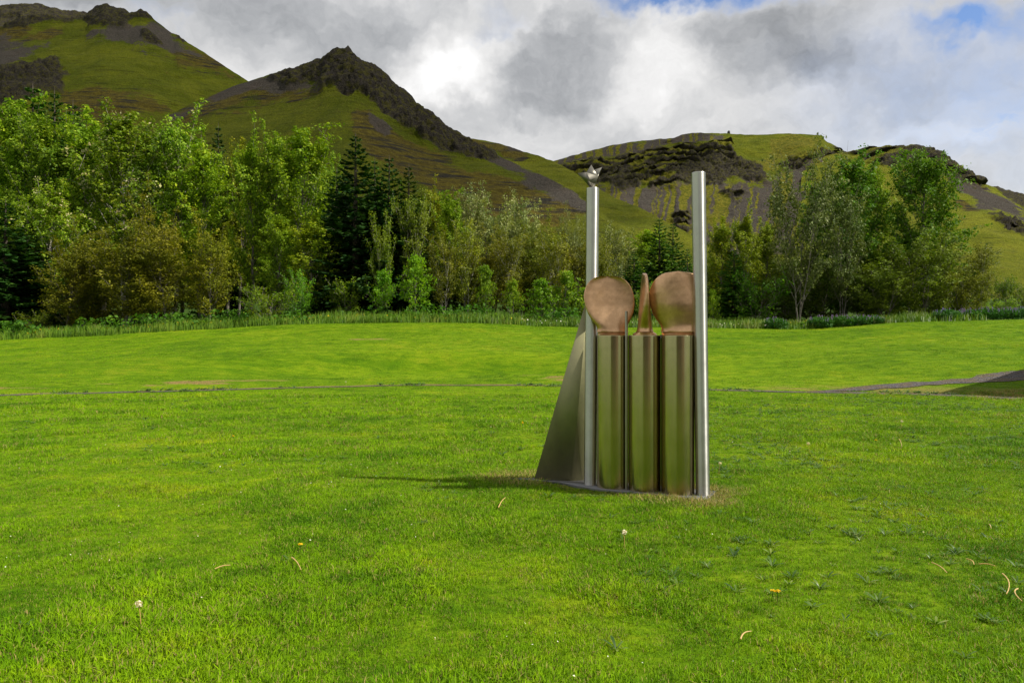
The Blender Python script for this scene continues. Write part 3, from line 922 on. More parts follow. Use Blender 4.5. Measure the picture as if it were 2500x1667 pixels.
def spruce(name, seed, h, wd, mleaf=None, dens=1.0, low=0.03):
    rng = R(seed)
    acc = Acc()
    tt = np.linspace(0, 1, 8)
    acc.add(*tube(np.stack([0 * tt, 0 * tt, h * tt], 1), 0.016 * h * (1 - tt) + 0.01, 7))
    V, Fq, T, n = [], [], [], 0
    nw = int(h * 2.5)
    for i in range(nw):
        q = (i + 0.3 * rng.random()) / nw
        z = h * (low + (0.985 - low) * q)
        L = wd * 0.5 * ((1 - q) ** 0.88 * 0.97 + 0.02) * (0.85 + 0.25 * rng.random())
        nb = 8 if q < 0.75 else 6
        for j in range(nb):
            az = 2 * np.pi * j / nb + i * 0.7 + rng.normal() * 0.18
            Lj = L * (0.75 + 0.4 * rng.random())
            slope = -0.30 + 0.75 * q ** 1.5 + rng.normal() * 0.06
            d = np.array([math.cos(az), math.sin(az), 0])
            sd = np.array([-math.sin(az), math.cos(az), 0])
            if Lj > 0.5 and rng.random() < 0.5:
                k = np.linspace(0, 1, 3)[:, None]
                acc.add(*tube(np.array([0, 0, z]) + d * Lj * k + UP * (slope * k + 0.22 * k * k) * Lj, 0.012 * (1 - 0.8 * k[:, 0]) + 0.003, 3))
            nq = max(6, int((8 + 15 * Lj) * dens))
            fr = np.sqrt(rng.random(nq)) * 0.97 + 0.05
            base = np.array([0, 0, z]) + d * Lj * fr[:, None] + UP * ((slope * fr + 0.22 * fr * fr) * Lj)[:, None]
            side = rng.choice([-1.0, 1.0], nq)[:, None]
            tl = (0.10 + 0.34 * Lj * (1.12 - fr))[:, None].clip(0.10, 0.6) * (0.8 + 0.4 * rng.random((nq, 1)))
            dirq = d * (0.55 + 0.3 * rng.random((nq, 1))) + sd * side * (0.35 + 0.55 * rng.random((nq, 1))) + UP * (-0.22 + 0.28 * rng.normal(size=(nq, 1)))
            dirq /= np.linalg.norm(dirq, axis=1)[:, None]
            wv = np.cross(dirq, UP + 0.5 * rng.normal(size=(nq, 3)))
            wv /= np.linalg.norm(wv, axis=1)[:, None]
            wv *= tl * 0.22 + 0.035
            e = base + dirq * tl
            mdp = base + dirq * tl * 0.5
            v_ = np.stack([base, mdp - wv - UP * 0.02, e, mdp + wv - UP * 0.02], 1).reshape(-1, 3)
            V.append(v_)
            T.append(np.repeat(np.clip(rng.normal(0.3 + 0.35 * fr, 0.17), 0, 1), 4))
    v_ = np.concatenate(V)
    t_ = np.concatenate(T)
    f = np.arange(len(v_)).reshape(-1, 4)
    cv, cf = acc.get()
    return (mesh(name + ' trunk', cv, cf, M['bark_dark'], True), mesh(name + ' crown', v_, f, mleaf or M['leaf_spruce'], False, {'tint': np.stack([t_, t_, t_], 1)}), h, wd)


tall = lambda q: float(np.interp(q, [0, 0.12, 0.35, 0.6, 0.85, 1.0], [0.55, 0.85, 1.0, 0.78, 0.42, 0.16]))
round_ = lambda q: 0.30 + 0.75 * math.sin(math.pi * min(1, 0.10 + 0.82 * q)) ** 0.6
cone = lambda q: 1.05 * (1 - q) ** 0.75 + 0.10
P_ = {
    'poplar': [decid('poplar', 100 + i, 14, 5.0, 0.16, 52, 19500, 0.165, 0.17, 52, tall, M['leaf_poplar'], M['bark_grey'], trunk_r=0.009) for i in range(4)],
    'poplar_white': [decid('white poplar', 120 + i, 14, 5.2, 0.16, 52, 19500, 0.165, 0.17, 52, tall, M['leaf_poplar'], M['bark_pale'], white=0.17, trunk_r=0.009) for i in range(2)],
    'birch': [decid('birch', 140 + i, 8, 4.6, 0.07, 46, 17000, 0.145, 0.17, 50, round_, M['leaf_birch'], M['bark_grey'], trunk_r=0.010, sub=6) for i in range(3)],
    'willow': [decid('willow', 160 + i, 9, 5.2, 0.18, 46, 11000, 0.18, 0.2, 46, round_, M['leaf_silver'], M['bark_grey'], stems=3, sparse=0.65, trunk_r=0.011) for i in range(2)],
    'greenwillow': [decid('green willow', 170 + i, 8, 5.6, 0.05, 48, 15000, 0.165, 0.21, 42, round_, M['leaf_birch'], M['bark_grey'], stems=4, sparse=0.7) for i in range(2)],
    'spruce': [spruce('spruce', 180 + i, 13, 5.4) for i in range(3)],
    'sapling': [decid('sapling', 200 + i, 3, 1.9, 0.10, 26, 2600, 0.115, 0.085, 36, cone, M['leaf_maple'], M['bark_grey'], trunk_r=0.008) for i in range(3)],
    'bush': [decid('bush', 220 + i, 2.2, 2.7, 0.04, 34, 3600, 0.11, 0.11, 34, round_, M['leaf_maple'], M['bark_grey'], stems=5, trunk_r=0.008) for i in range(3)],
    'big': [decid('broad poplar', 240 + i, 13, 6.4, 0.06, 60, 23000, 0.19, 0.20, 42, lambda q: float(np.interp(q, [0, 0.15, 0.45, 0.75, 1.0], [0.6, 0.9, 1.0, 0.8, 0.3])), M['leaf_poplar'], M['bark_grey']) for i in range(2)],
    'open': [decid('open birch', 260 + i, 7, 3.6, 0.16, 34, 8000, 0.15, 0.20, 48, round_, M['leaf_birch'], M['bark_pale'], stems=2, sparse=0.7, trunk_r=0.008) for i in range(3)],
}
NAMES = {'poplar': ('poplar_tree', 'tree'), 'poplar_white': ('poplar_tree', 'tree'), 'birch': ('birch_tree', 'tree'), 'willow': ('willow_tree', 'tree'),
         'greenwillow': ('willow_tree', 'tree'), 'spruce': ('spruce_tree', 'tree'), 'sapling': ('sapling', 'young tree'), 'bush': ('shrub', 'shrub'),
         'big': ('poplar_tree', 'tree'), 'open': ('birch_tree', 'tree')}
_count = {}
for _k, _l in P_.items():
    for _i, (_tm, _cm, _h, _w) in enumerate(_l):
        _c = np.empty(len(_cm.vertices) * 3, np.float32)
        _cm.vertices.foreach_get('co', _c)
        _c = _c.reshape(-1, 3)
        _l[_i] = (_tm, _cm, float(np.percentile(_c[:, 2], 99.3)), float(np.percentile(_c[:, 0], 97) - np.percentile(_c[:, 0], 3)))


def plant(kind, px, d, top, wpx, label, group, col=(1, 1, 1), rz=None, var=None):
    """a tree whose foot is at column px and distance d, whose top reaches row top and whose crown is about wpx pixels wide"""
    k = _count.get(kind, 0)
    _count[kind] = k + 1
    tm, cm, h, wd = P_[kind][(k if var is None else var) % len(P_[kind])]
    x = K(px, d)
    z = gz1(x, d)
    H = EYE + (HY - top) / F * d - z
    W = {'poplar': 0.70, 'poplar_white': 0.70, 'spruce': 1.28, 'big': 0.72, 'willow': 0.78}.get(kind, 0.86) * wpx / F * d
    nm, cat = NAMES[kind]
    o = thing(nm, (x, d, z - 0.03), label, cat, group, rz if rz is not None else (k * 2.1 + px * 0.01))
    o.scale = (W / wd, W / wd, H / h)
    a_ = obj('trunk', tm, o)
    b_ = obj('crown', cm, o)
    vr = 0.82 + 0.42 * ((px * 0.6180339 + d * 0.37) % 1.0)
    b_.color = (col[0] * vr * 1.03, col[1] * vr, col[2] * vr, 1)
    return o


G_BACK = 'tall trees at the back of the left wood'
G_OLIVE = 'olive birches at the front of the left wood'
G_MID = 'thin birches and willows in the middle of the tree belt'
G_SPR = 'spruces standing in the tree belt'
G_SAP = 'bright green young trees along the lawn edge'
G_RIGHT = 'trees of the right hand group'
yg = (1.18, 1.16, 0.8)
dk = (0.48, 0.58, 0.8)  # darkened leaf tint standing for shade on trees deep in the wood
TREES = [
    # left wood, back
    ('spruce', 80, 68, 222, 190, 'highest spruce tip at the far left above the poplars', G_SPR, (1.5, 1.5, 1.0)),
    ('spruce', 133, 70, 236, 150, 'second spruce tip at the far left, right of the highest one', G_SPR, (1.5, 1.5, 1.0)),
    ('spruce', 178, 69, 262, 150, 'small spruce tip between the far left poplars', G_SPR, (1.4, 1.4, 1.0)),
    ('poplar', 20, 58, 250, 200, 'tall green poplar cut by the left edge', G_BACK, (0.95, 1, 1)),
    ('poplar', 112, 57, 285, 190, 'tall poplar in front of the far left spruce tips', G_BACK, (1.0, 1.0, 1)),
    ('poplar', 203, 58, 268, 190, 'tall rounded poplar left of the white flecked one', G_BACK, (1.05, 1.05, 1)),
    ('poplar_white', 308, 56, 280, 200, 'tall poplar with white flecked crown and a pale bare trunk', G_BACK, (1.05, 1.0, 1)),
    ('poplar_white', 422, 57, 290, 170, 'poplar with light flecked top right of the pale trunk', G_BACK, (1.0, 1.05, 1)),
    ('poplar', 492, 56, 348, 170, 'yellow green poplar below the dark spruce tip', G_BACK, yg),
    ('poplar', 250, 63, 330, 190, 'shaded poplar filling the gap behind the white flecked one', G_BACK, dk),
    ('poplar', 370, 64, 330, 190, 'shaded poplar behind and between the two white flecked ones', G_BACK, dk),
    ('spruce', 533, 66, 316, 90, 'small dark spruce tip above the yellow green poplars', G_SPR, (0.8, 0.8, 0.8)),
    ('poplar', 583, 60, 345, 110, 'brownish poplar right of the small dark spruce tip', G_BACK, (1.15, 0.85, 0.8)),
    ('poplar', 612, 55, 342, 130, 'narrow poplar with two dark trunks at its foot', G_BACK, yg),
    ('poplar', 668, 55, 328, 130, 'narrow poplar just left of the tallest bushy one', G_BACK, yg),
    ('poplar', 742, 53, 308, 195, 'tallest bushy poplar left of the black spruce', G_BACK, yg),
    ('poplar', 800, 58, 385, 90, 'poplar squeezed against the left side of the black spruce', G_BACK, (1, 1, 1)),
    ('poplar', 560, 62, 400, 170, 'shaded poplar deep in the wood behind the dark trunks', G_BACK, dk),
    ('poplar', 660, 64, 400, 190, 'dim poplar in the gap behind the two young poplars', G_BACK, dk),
    # left wood, front
    ('spruce', 14, 48, 498, 175, 'dark spruce with layered boughs at the left edge', G_SPR, (0.95, 1.05, 1.1)),
    ('spruce', 66, 50, 545, 150, 'dark spruce beside the left edge, behind the brown birch', G_SPR, (0.85, 0.95, 1.0)),
    ('poplar_white', 118, 51, 452, 130, 'young poplar with white flecks above the left edge spruces', G_BACK, (1.1, 1.05, 1)),
    ('birch', 165, 46.5, 570, 130, 'brownish olive birch nearest the left edge', G_OLIVE, (0.98, 0.93, 0.8)),
    ('birch', 232, 48, 545, 130, 'olive birch second from the left in the front row', G_OLIVE, (0.98, 0.96, 0.9)),
    ('birch', 312, 46.5, 543, 150, 'dense olive birch in the middle of the front row', G_OLIVE, (1.05, 1.0, 0.9)),
    ('birch', 400, 46.2, 552, 150, 'olive birch with a forked stem right of the dense one', G_OLIVE, (1.05, 0.98, 0.9)),
    ('birch', 380, 51, 455, 120, 'brown tinted birch rising behind the front olive row', G_OLIVE, (0.9, 0.82, 0.8)),
    ('birch', 512, 46.5, 530, 105, 'slim olive yellow birch with a bare stem', G_OLIVE, (1.1, 1.08, 0.9)),
    ('bush', 88, 45.5, 760, 75, 'small light shrub at the foot of the left edge spruces', 'shrubs under the trees', (0.95, 0.75, 1.0)),
    ('poplar', 688, 49, 525, 110, 'young feathery poplar, left one of a pair before the tall wood', G_BACK, yg),
    ('poplar', 752, 48, 530, 130, 'young feathery poplar, right one of a pair before the tall wood', G_BACK, (1.35, 1.15, 0.9)),
    ('bush', 728, 45.5, 655, 75, 'tall narrow dark shrub below the feathery poplars', 'shrubs under the trees', (0.6, 0.8, 0.9)),
    ('bush', 650, 44, 695, 118, 'feathery light green shrub on the lawn edge', 'shrubs under the trees', (1.1, 0.95, 1.1)),
    ('bush', 845, 46, 678, 78, 'rounded light shrub at the foot of the black spruce', 'shrubs under the trees', (1.0, 0.9, 1.0)),
    # black spruces
    ('spruce', 868, 49.5, 342, 175, 'tall black green spruce towering over the wood', G_SPR, (0.6, 0.65, 0.9)),
    ('spruce', 822, 51, 420, 110, 'dark spruce pressed against the left of the tallest one', G_SPR, (0.65, 0.75, 0.9)),
    ('spruce', 915, 52, 398, 110, 'lighter spruce just right of the tallest one', G_SPR, (1.3, 1.4, 1.0)),
    ('spruce', 950, 50, 392, 130, 'dark spruce with lighter tip, second right of the tallest', G_SPR, (0.7, 0.85, 1.0)),
    ('spruce', 998, 50.5, 412, 125, 'spruce with reddish upper boughs at the right of the dark clump', G_SPR, (1.3, 0.95, 0.9)),
    ('open', 930, 47.5, 512, 60, 'slender young poplar standing before the black spruces', G_MID, (1.0, 1.3, 0.9)),
    ('sapling', 935, 46, 660, 60, 'low green sapling left of the brightest one', G_SAP, (0.75, 0.9, 1)),
    ('sapling', 1011, 45, 622, 75, 'brightest young tree, pointed, in front of the black spruces', G_SAP, (1.1, 1.15, 1.2)),
    # middle
    ('open', 1010, 49, 470, 90, 'pale stemmed birch right of the reddish spruce', G_MID, (0.9, 1.1, 0.9)),
    ('poplar', 1055, 55, 462, 90, 'yellowish tree behind the pale stemmed birch', G_MID, (1.5, 1.05, 0.8)),
    ('poplar', 1093, 51, 468, 95, 'bright leafy tree left of the silver willows', G_MID, yg),
    ('willow', 1140, 54, 470, 120, 'silver leaved willow, left one of the silver crowns', G_MID, (1.15, 1.15, 1.3)),
    ('willow', 1205, 53, 464, 130, 'silver leaved willow with the widest pale crown', G_MID, (1.25, 1.25, 1.45)),
    ('willow', 1275, 54, 485, 100, 'sparse silver willow leaning to the right', G_MID, (1.1, 1.1, 1.3)),
    ('open', 1085, 48, 560, 80, 'thin olive birch behind the brightest young tree', G_MID, (1, 1, 1)),
    ('open', 1142, 49, 540, 90, 'olive birch under the left silver willow', G_MID, (1, 1.05, 1)),
    ('birch', 1190, 51, 560, 100, 'olive birch under the widest silver willow', G_MID, (0.95, 0.9, 0.9)),
    ('open', 1240, 48.5, 565, 95, 'olive birch with pale crossing stems', G_MID, (1.0, 0.95, 1)),
    ('birch', 1262, 51, 560, 110, 'dense olive birch right of the pale crossing stems', G_MID, (1.0, 0.92, 0.9)),
    ('birch', 1322, 51, 530, 100, 'dark topped birch left of the steel pole', G_MID, (0.75, 0.85, 0.9)),
    ('open', 1350, 49, 560, 90, 'olive birch close to the left of the steel pole', G_MID, (1, 1, 1)),
    ('willow', 1395, 54, 512, 60, 'thin silver topped willow right beside the left steel pole', G_MID, (1.1, 1.1, 1.3)),
    ('birch', 1405, 51, 560, 100, 'olive birch partly hidden by the left steel pole', G_MID, (1.0, 0.92, 0.9)),
    ('sapling', 1186, 46, 648, 42, 'narrow bright sapling under the silver willows', G_SAP, (1.1, 1.05, 1)),
    ('sapling', 1252, 45, 684, 48, 'small yellowish sapling with a bare stem', G_SAP, (1.15, 1.0, 1)),
    ('sapling', 1325, 44, 680, 68, 'bright sapling with a dark stem, left of a fuller one', G_SAP, (1.0, 1.05, 1)),
    ('sapling', 1378, 44.5, 662, 72, 'full bright sapling just left of the steel fin', G_SAP, (1.05, 1.0, 1)),
    ('sapling', 1425, 45, 700, 50, 'bright sapling mostly hidden behind the left bronze blade', G_SAP, (1, 1, 1)),
    # behind the sculpture
    ('willow', 1500, 52, 556, 110, 'silver willow between the two steel poles', G_MID, (1.0, 1.0, 1.1)),
    ('open', 1465, 49, 570, 80, 'twiggy birch between the poles above the left blade', G_MID, (0.9, 0.9, 0.9)),
    ('spruce', 1548, 47, 616, 85, 'round topped dark green spruce above the middle blade', G_SPR, (1.6, 1.7, 1.1)),
    ('spruce', 1610, 52, 538, 95, 'bright spruce, taller one of two between the poles', G_SPR, (2.3, 2.0, 1.2)),
    ('spruce', 1643, 53, 548, 85, 'bright spruce right of the taller one between the poles', G_SPR, (2.2, 2.0, 1.2)),
    ('spruce', 1678, 48, 610, 70, 'dark spruce touching the left side of the right pole', G_SPR, (1.3, 1.4, 1.0)),
    ('poplar', 1590, 57, 560, 120, 'yellow green tree behind the spruces between the poles', G_MID, yg),
    ('bush', 1585, 45, 690, 80, 'leafy light shrub behind the middle bronze blade', 'shrubs under the trees', (0.9, 0.9, 1)),
    # right group
    ('poplar', 1755, 50, 535, 90, 'yellow green poplar nearest the right pole', G_RIGHT, (1.4, 1.15, 0.7)),
    ('poplar', 1818, 50, 525, 105, 'yellow green poplar with the highest crown beside the right pole', G_RIGHT, (1.5, 1.2, 0.7)),
    ('poplar', 1868, 51, 545, 85, 'yellow green poplar left of the silver willow', G_RIGHT, (1.35, 1.1, 0.8)),
    ('spruce', 1792, 47, 612, 90, 'small green spruce below the yellow green poplars', G_SPR, (1.8, 1.8, 1.0)),
    ('bush', 1845, 46, 662, 125, 'broad shady green shrub left of the forked grey stems', 'shrubs under the trees', (0.55, 0.72, 0.8)),
    ('sapling', 1741, 45.5, 706, 36, 'tiny yellow green sapling right of the right pole', G_SAP, (1.1, 1.0, 1)),
    ('willow', 1950, 45.5, 372, 165, 'open silver willow with forked grey stems', G_RIGHT, (0.85, 0.9, 0.85)),
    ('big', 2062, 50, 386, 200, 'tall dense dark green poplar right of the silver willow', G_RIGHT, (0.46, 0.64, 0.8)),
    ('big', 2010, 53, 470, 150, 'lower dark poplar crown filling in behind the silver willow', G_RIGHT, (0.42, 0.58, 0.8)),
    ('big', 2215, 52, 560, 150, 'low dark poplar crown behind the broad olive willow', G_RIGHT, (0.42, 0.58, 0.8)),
    ('willow', 2055, 46.5, 455, 130, 'grey green willow with a pale bent trunk before the dense poplar', G_RIGHT, (0.68, 0.78, 0.68)),
    ('poplar', 2142, 54, 410, 95, 'thin olive poplar between the two tall green crowns', G_RIGHT, (1.0, 0.95, 0.8)),
    ('big', 2258, 49, 375, 200, 'tall green poplar with an open lower trunk, furthest right', G_RIGHT, (0.56, 0.70, 0.8)),
    ('poplar', 2120, 49, 600, 120, 'low leafy green poplar between the pale trunk and the olive willow', G_RIGHT, (1.0, 1.0, 0.8)),
    ('greenwillow', 2250, 46, 560, 170, 'broad olive willow with tangled stems under the furthest right poplar', G_RIGHT, (0.70, 0.90, 0.95)),
    ('greenwillow', 2160, 45.5, 640, 140, 'low grey olive willow between the tall green crowns', G_RIGHT, (0.65, 0.85, 0.9)),
    ('greenwillow', 2345, 46.5, 640, 120, 'low willow thinning out towards the open slope', G_RIGHT, (0.9, 0.95, 0.9)),
    ('open', 2392, 48, 598, 70, 'twiggy nearly bare birch at the right end of the group', G_RIGHT, (0.9, 0.9, 0.9)),
    ('greenwillow', 1922, 48, 650, 110, 'shaded willow thicket left of the forked grey stems', G_RIGHT, (0.42, 0.62, 0.7)),  # the thickets' shade is put into their leaf tint
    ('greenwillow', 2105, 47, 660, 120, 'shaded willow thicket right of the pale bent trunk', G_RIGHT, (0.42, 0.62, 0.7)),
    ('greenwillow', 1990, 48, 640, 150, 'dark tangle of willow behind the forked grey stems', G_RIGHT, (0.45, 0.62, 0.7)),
    ('bush', 2450, 60, 672, 70, 'round dark shrub alone at the foot of the sunlit slope', 'shrubs under the trees', (0.6, 0.55, 0.8)),
    ('bush', 2492, 62, 690, 50, 'low shrub cut by the right edge below the sunlit slope', 'shrubs under the trees', (0.7, 0.6, 0.8)),
    ('bush', 2420, 52, 725, 90, 'low light green bush behind the lupines at the right', 'shrubs under the trees', (0.8, 0.75, 0.9)),
]
for row_ in TREES:
    plant(*row_)
# second rows glimpsed between the front trunks; their shade is put into the crown tint
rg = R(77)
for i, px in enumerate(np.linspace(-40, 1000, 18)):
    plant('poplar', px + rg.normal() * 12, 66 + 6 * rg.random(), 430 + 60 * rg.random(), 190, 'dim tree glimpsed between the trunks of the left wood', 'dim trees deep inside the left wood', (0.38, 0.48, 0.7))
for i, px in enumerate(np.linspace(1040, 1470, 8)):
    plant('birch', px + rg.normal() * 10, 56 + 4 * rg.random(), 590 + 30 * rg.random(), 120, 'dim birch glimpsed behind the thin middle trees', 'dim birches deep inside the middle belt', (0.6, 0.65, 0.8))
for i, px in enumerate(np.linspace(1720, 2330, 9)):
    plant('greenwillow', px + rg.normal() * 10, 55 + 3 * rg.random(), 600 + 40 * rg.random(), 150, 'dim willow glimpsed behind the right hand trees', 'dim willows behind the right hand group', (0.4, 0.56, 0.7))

# ------------------------------------------------------------------ undergrowth, meadow strip, lupines
rg = R(5)
n = 20000
x = rg.uniform(-31, 27, n)
y = 42.9 + 8.2 * rg.random(n) ** 1.6
cl = fbm(np.stack([x * 0.6, y * 0.6, 0 * x], 1), 3, seed=91)
left = np.where(x < 4, 1.0, 0.55)
hgt = (0.12 + 0.95 * sstep(0.38, 0.72, cl)) * rg.random(n) ** 0.7 * left
pos = np.stack([x, y, gz(x, y) + hgt], 1)
v_, f, t_ = leaf_quads(rg, pos, 0.17, UP * 1.0 + np.array([0, -0.3, 0]))
obj('undergrowth', mesh('undergrowth', v_, f, M['leaf_fern'], False, {'tint': t_}), kind='stuff', label='leafy green undergrowth at the foot of the trees')


def blades(rng, x, y, h, wdt, lean, segs=2):
    """upright grass blades standing on the ground"""
    n = len(x)
    z = gz(x, y)
    az = rng.uniform(0, 2 * np.pi, n)
    sd = np.stack([np.cos(az), np.sin(az), 0 * az], 1) * (wdt * 0.5)[:, None]
    az2 = rng.uniform(0, 2 * np.pi, n)
    ln = np.stack([np.cos(az2), np.sin(az2), 0 * az], 1) * (lean * h)[:, None]
    b0 = np.stack([x, y, z - 0.01], 1)
    m1 = b0 + UP * (h * 0.6)[:, None] + ln * 0.3
    tp = b0 + UP * (h * (1 - 0.25 * lean))[:, None] + ln
    v_ = np.stack([b0 - sd, b0 + sd, m1 + sd * 0.75, m1 - sd * 0.75, tp], 1).reshape(-1, 3)
    k = np.arange(n)[:, None] * 5
    q = k + np.array([[0, 1, 2, 3]])
    tri = k + np.array([[3, 2, 4]])
    t_ = np.repeat(rng.random((n, 3)), 5, 0)
    return v_, [q, tri], t_


n = 42000
x = rg.uniform(-31, 27, n)
y = 41.6 + 3.6 * rg.random(n)
edge = 41.9 + 0.5 * (fbm(np.stack([x * 0.7, 0 * x, 0 * x], 1), 3, seed=95) - 0.5) * 2
ok = (y > edge) & (rg.random(n) < 0.25 + sstep(0.35, 0.6, fbm(np.stack([x * 0.9, y * 0.9, 0 * x], 1), 3, seed=99)))
x, y = x[ok], y[ok]
hh = (0.22 + 0.55 * fbm(np.stack([x * 0.5, y * 0.5, 0 * x], 1), 3, seed=97)) * (0.35 + 1.1 * rg.random(len(x)))
v_, f, t_ = blades(rg, x, y, hh, np.full(len(x), 0.035), 0.5 * rg.random(len(x)))
obj('tall_grass', mesh('tall_grass', v_, f, M['blade_meadow'], False, {'tint': t_}), kind='stuff', label='strip of unmown grass between lawn and trees')
n = 420
x = np.concatenate([rg.uniform(-28, -6, 300), rg.uniform(-6, 24, 120)])
y = 42.2 + 2.4 * rg.random(n)
pos = np.stack([x, y, gz(x, y) + 0.25 + 0.25 * rg.random(n)], 1)
v_, f, t_ = leaf_quads(rg, pos, 0.048, UP * 1.0 + np.array([0, -0.8, 0]), 1.1)
obj('yellow_flowers', mesh('yellow_flowers', v_, f, M['petal_yellow'], False, {'tint': t_}), kind='stuff', label='small yellow flowers dotted through the unmown strip')
n = 260
x = rg.uniform(0, 15, n)
y = 42.0 + 2.4 * rg.random(n)
pos = np.stack([x, y, gz(x, y) + 0.15 + 0.2 * rg.random(n)], 1)
v_, f, t_ = leaf_quads(rg, pos, 0.07, UP * 1.0 + np.array([0, -0.8, 0]), 1.1)
obj('white_flowers', mesh('white_flowers', v_, f, M['petal_white'], False, {'tint': t_}), kind='stuff', label='small white flowers in the unmown strip')


def lupine(seed):
    rng = R(seed)
    n = 2200
    a = rng.uniform(0, 2 * np.pi, n)
    r = np.sqrt(rng.random(n)) * 0.95
    top = 0.86 * (1 - 0.45 * r ** 2.5)
    pos = np.stack([r * np.cos(a), r * np.sin(a), top * rng.random(n) ** 0.5 + 0.04], 1)
    v_, f, t_ = leaf_quads(rng, pos, 0.12, UP * 0.9 + np.array([0, -0.2, 0]), 2.0)
    leaf_me = mesh('lupine leaves', v_, f, M['leaf_lupine'], False, {'tint': t_})
    acc, tt, k = [], [], 0
    for i in range(26):
        a = rng.uniform(0, 2 * np.pi)
        r = math.sqrt(rng.random()) * 0.9
        zt = 0.86 * (1 - 0.45 * r ** 2.5)
        m = 26
        s_ = rng.random(m)
        aa = rng.uniform(0, 2 * np.pi, m)
        rr = 0.035 * (1 - 0.7 * s_)
        acc.append(np.stack([r * math.cos(a) + rr * np.cos(aa), r * math.sin(a) + rr * np.sin(aa), zt - 0.08 + 0.27 * s_], 1))
    v_, f, t_ = leaf_quads(rng, np.concatenate(acc), 0.042, np.zeros(3), 1.2)
    return leaf_me, mesh('lupine spikes', v_, f, M['petal_lupine'], False, {'tint': t_})


LUP = [lupine(301 + i) for i in range(3)]
spots = [(1893, 42.4, 771, 'small lupine clump standing alone right of the right pole'),
         (2003, 42.3, 768, 'leftmost lupine clump of the bed under the dense poplar'),
         (2050, 42.4, 766, 'lupine clump in the middle of the bed under the dense poplar'),
         (2098, 42.5, 766, 'lupine clump beside the right end of the bed under the dense poplar'),
         (2130, 42.6, 768, 'bluest lupine clump at the right end of the bed under the dense poplar'),
         (2312, 43.2, 750, 'leftmost lupine clump of the long right hand bed'),
         (2362, 43.6, 750, 'second lupine clump from the left in the long right hand bed'),
         (2412, 43.8, 748, 'lupine clump in the middle of the long right hand bed'),
         (2458, 43.9, 748, 'lupine clump second from the right edge of the photo'),
         (2500, 43.9, 747, 'lupine clump cut by the right edge of the photo')]
for i, (px, d, top, lab) in enumerate(spots):
    x = K(px, d)
    z = gz1(x, d)
    o = thing('lupine', (x, d, z - 0.03), lab, 'plant', 'blue lupine clumps along the lawn edge', i * 1.3)
    H = max(0.5, EYE + (HY - top) / F * d - z)
    wd = 0.75 if i in (0, 4) else 0.95
    o.scale = (wd, wd * 0.8, H / 1.02)
    obj('foliage', LUP[i % 3][0], o)
    obj('flower_spikes', LUP[i % 3][1], o, kind='stuff')

# ------------------------------------------------------------------ the sculpture
sc = thing('sculpture', (0, 0, 0), 'steel and bronze sculpture of poles, drums and propeller blades on the lawn', 'sculpture')


def lathe(prof, n=48):
    """prof: (radius, z) points from bottom to top; closed at the axis where radius is 0"""
    prof = np.asarray(prof, float)
    ang = np.linspace(0, 2 * np.pi, n, endpoint=False)
    v_ = np.stack([prof[:, None, 0] * np.cos(ang), prof[:, None, 0] * np.sin(ang), np.broadcast_to(prof[:, None, 1], (len(prof), n))], -1)
    k = np.arange(len(prof) * n).reshape(len(prof), n)
    k2 = np.roll(k, -1, 1)
    f = np.stack([k[:-1], k2[:-1], k2[1:], k[1:]], -1).reshape(-1, 4)
    return v_.reshape(-1, 3), f


def sharp(o, deg=35):
    me = o.data
    me.polygons.foreach_set('use_smooth', np.ones(len(me.polygons), bool))
    me.set_sharp_from_angle(angle=math.radians(deg))


def turned(name, prof, xy, mat, parent=sc, n=64, tilt=None, label=None):
    v_, f = lathe(prof, n)
    if tilt is not None:
        v_[:, 0] += v_[:, 2] * tilt[0]
        v_[:, 1] += v_[:, 2] * tilt[1]
    o = obj(name, mesh(name, v_, f, mat, True), parent, (xy[0], xy[1], 0), label)
    sharp(o)
    return o


def pole_prof(r, z0, z1):
    b = 0.006
    return [(0.0001, z0), (r, z0)] + [(r, z) for z in np.linspace(z0 + 0.05, z1 - 0.05, 8)] + [(r, z1 - b - 0.002), (r, z1 - b)] + [(r - b * 0.4, z1 - b * 0.3), (r - b, z1), (0.0001, z1)]


pl = turned('pole', pole_prof(0.066, -0.02, 3.15), SC_L, M['steel_pole'], tilt=(0.0085, 0.0), label='left steel pole topped by a folded sheet')
pr = turned('pole', pole_prof(0.068, -0.02, 3.205), SC_R, M['steel_pole'], tilt=(-0.0135, 0.0), label='right steel pole topped by a short pin')
turned('pin', [(0.0001, 3.19), (0.008, 3.19), (0.008, 3.242), (0.005, 3.252), (0.0001, 3.253)], SC_R, M['rod'], pr, 12, (-0.0135, 0.0))

# folded sheet on the left pole
d0 = SC_L[1]


def at(px, py, d):
    return np.array([K(px, d), d, EYE + (HY - py) / F * d])


def zp(zx, zy):                                     # from the enlarged crop of the finial to photo pixels
    return 1380 + zx * 140 / 1568, 380 + zy * 140 / 1568


def plate(polys, th):
    """thin sheets: every polygon gets thickness th along its normal"""
    acc = Acc()
    fs = []
    V = []
    nn = 0
    for p in polys:
        p = np.asarray(p)
        nr = np.cross(p[1] - p[0], p[2] - p[0])
        nr /= np.linalg.norm(nr)
        k = len(p)
        V += [p - nr * th / 2, p + nr * th / 2]
        fs.append(np.array([[nn + i for i in range(k)][::-1]]))
        fs.append(np.array([[nn + k + i for i in range(k)]]))
        fs.append(np.array([[nn + i, nn + (i + 1) % k, nn + k + (i + 1) % k, nn + k + i] for i in range(k)]))
        nn += 2 * k
    return np.concatenate(V), fs


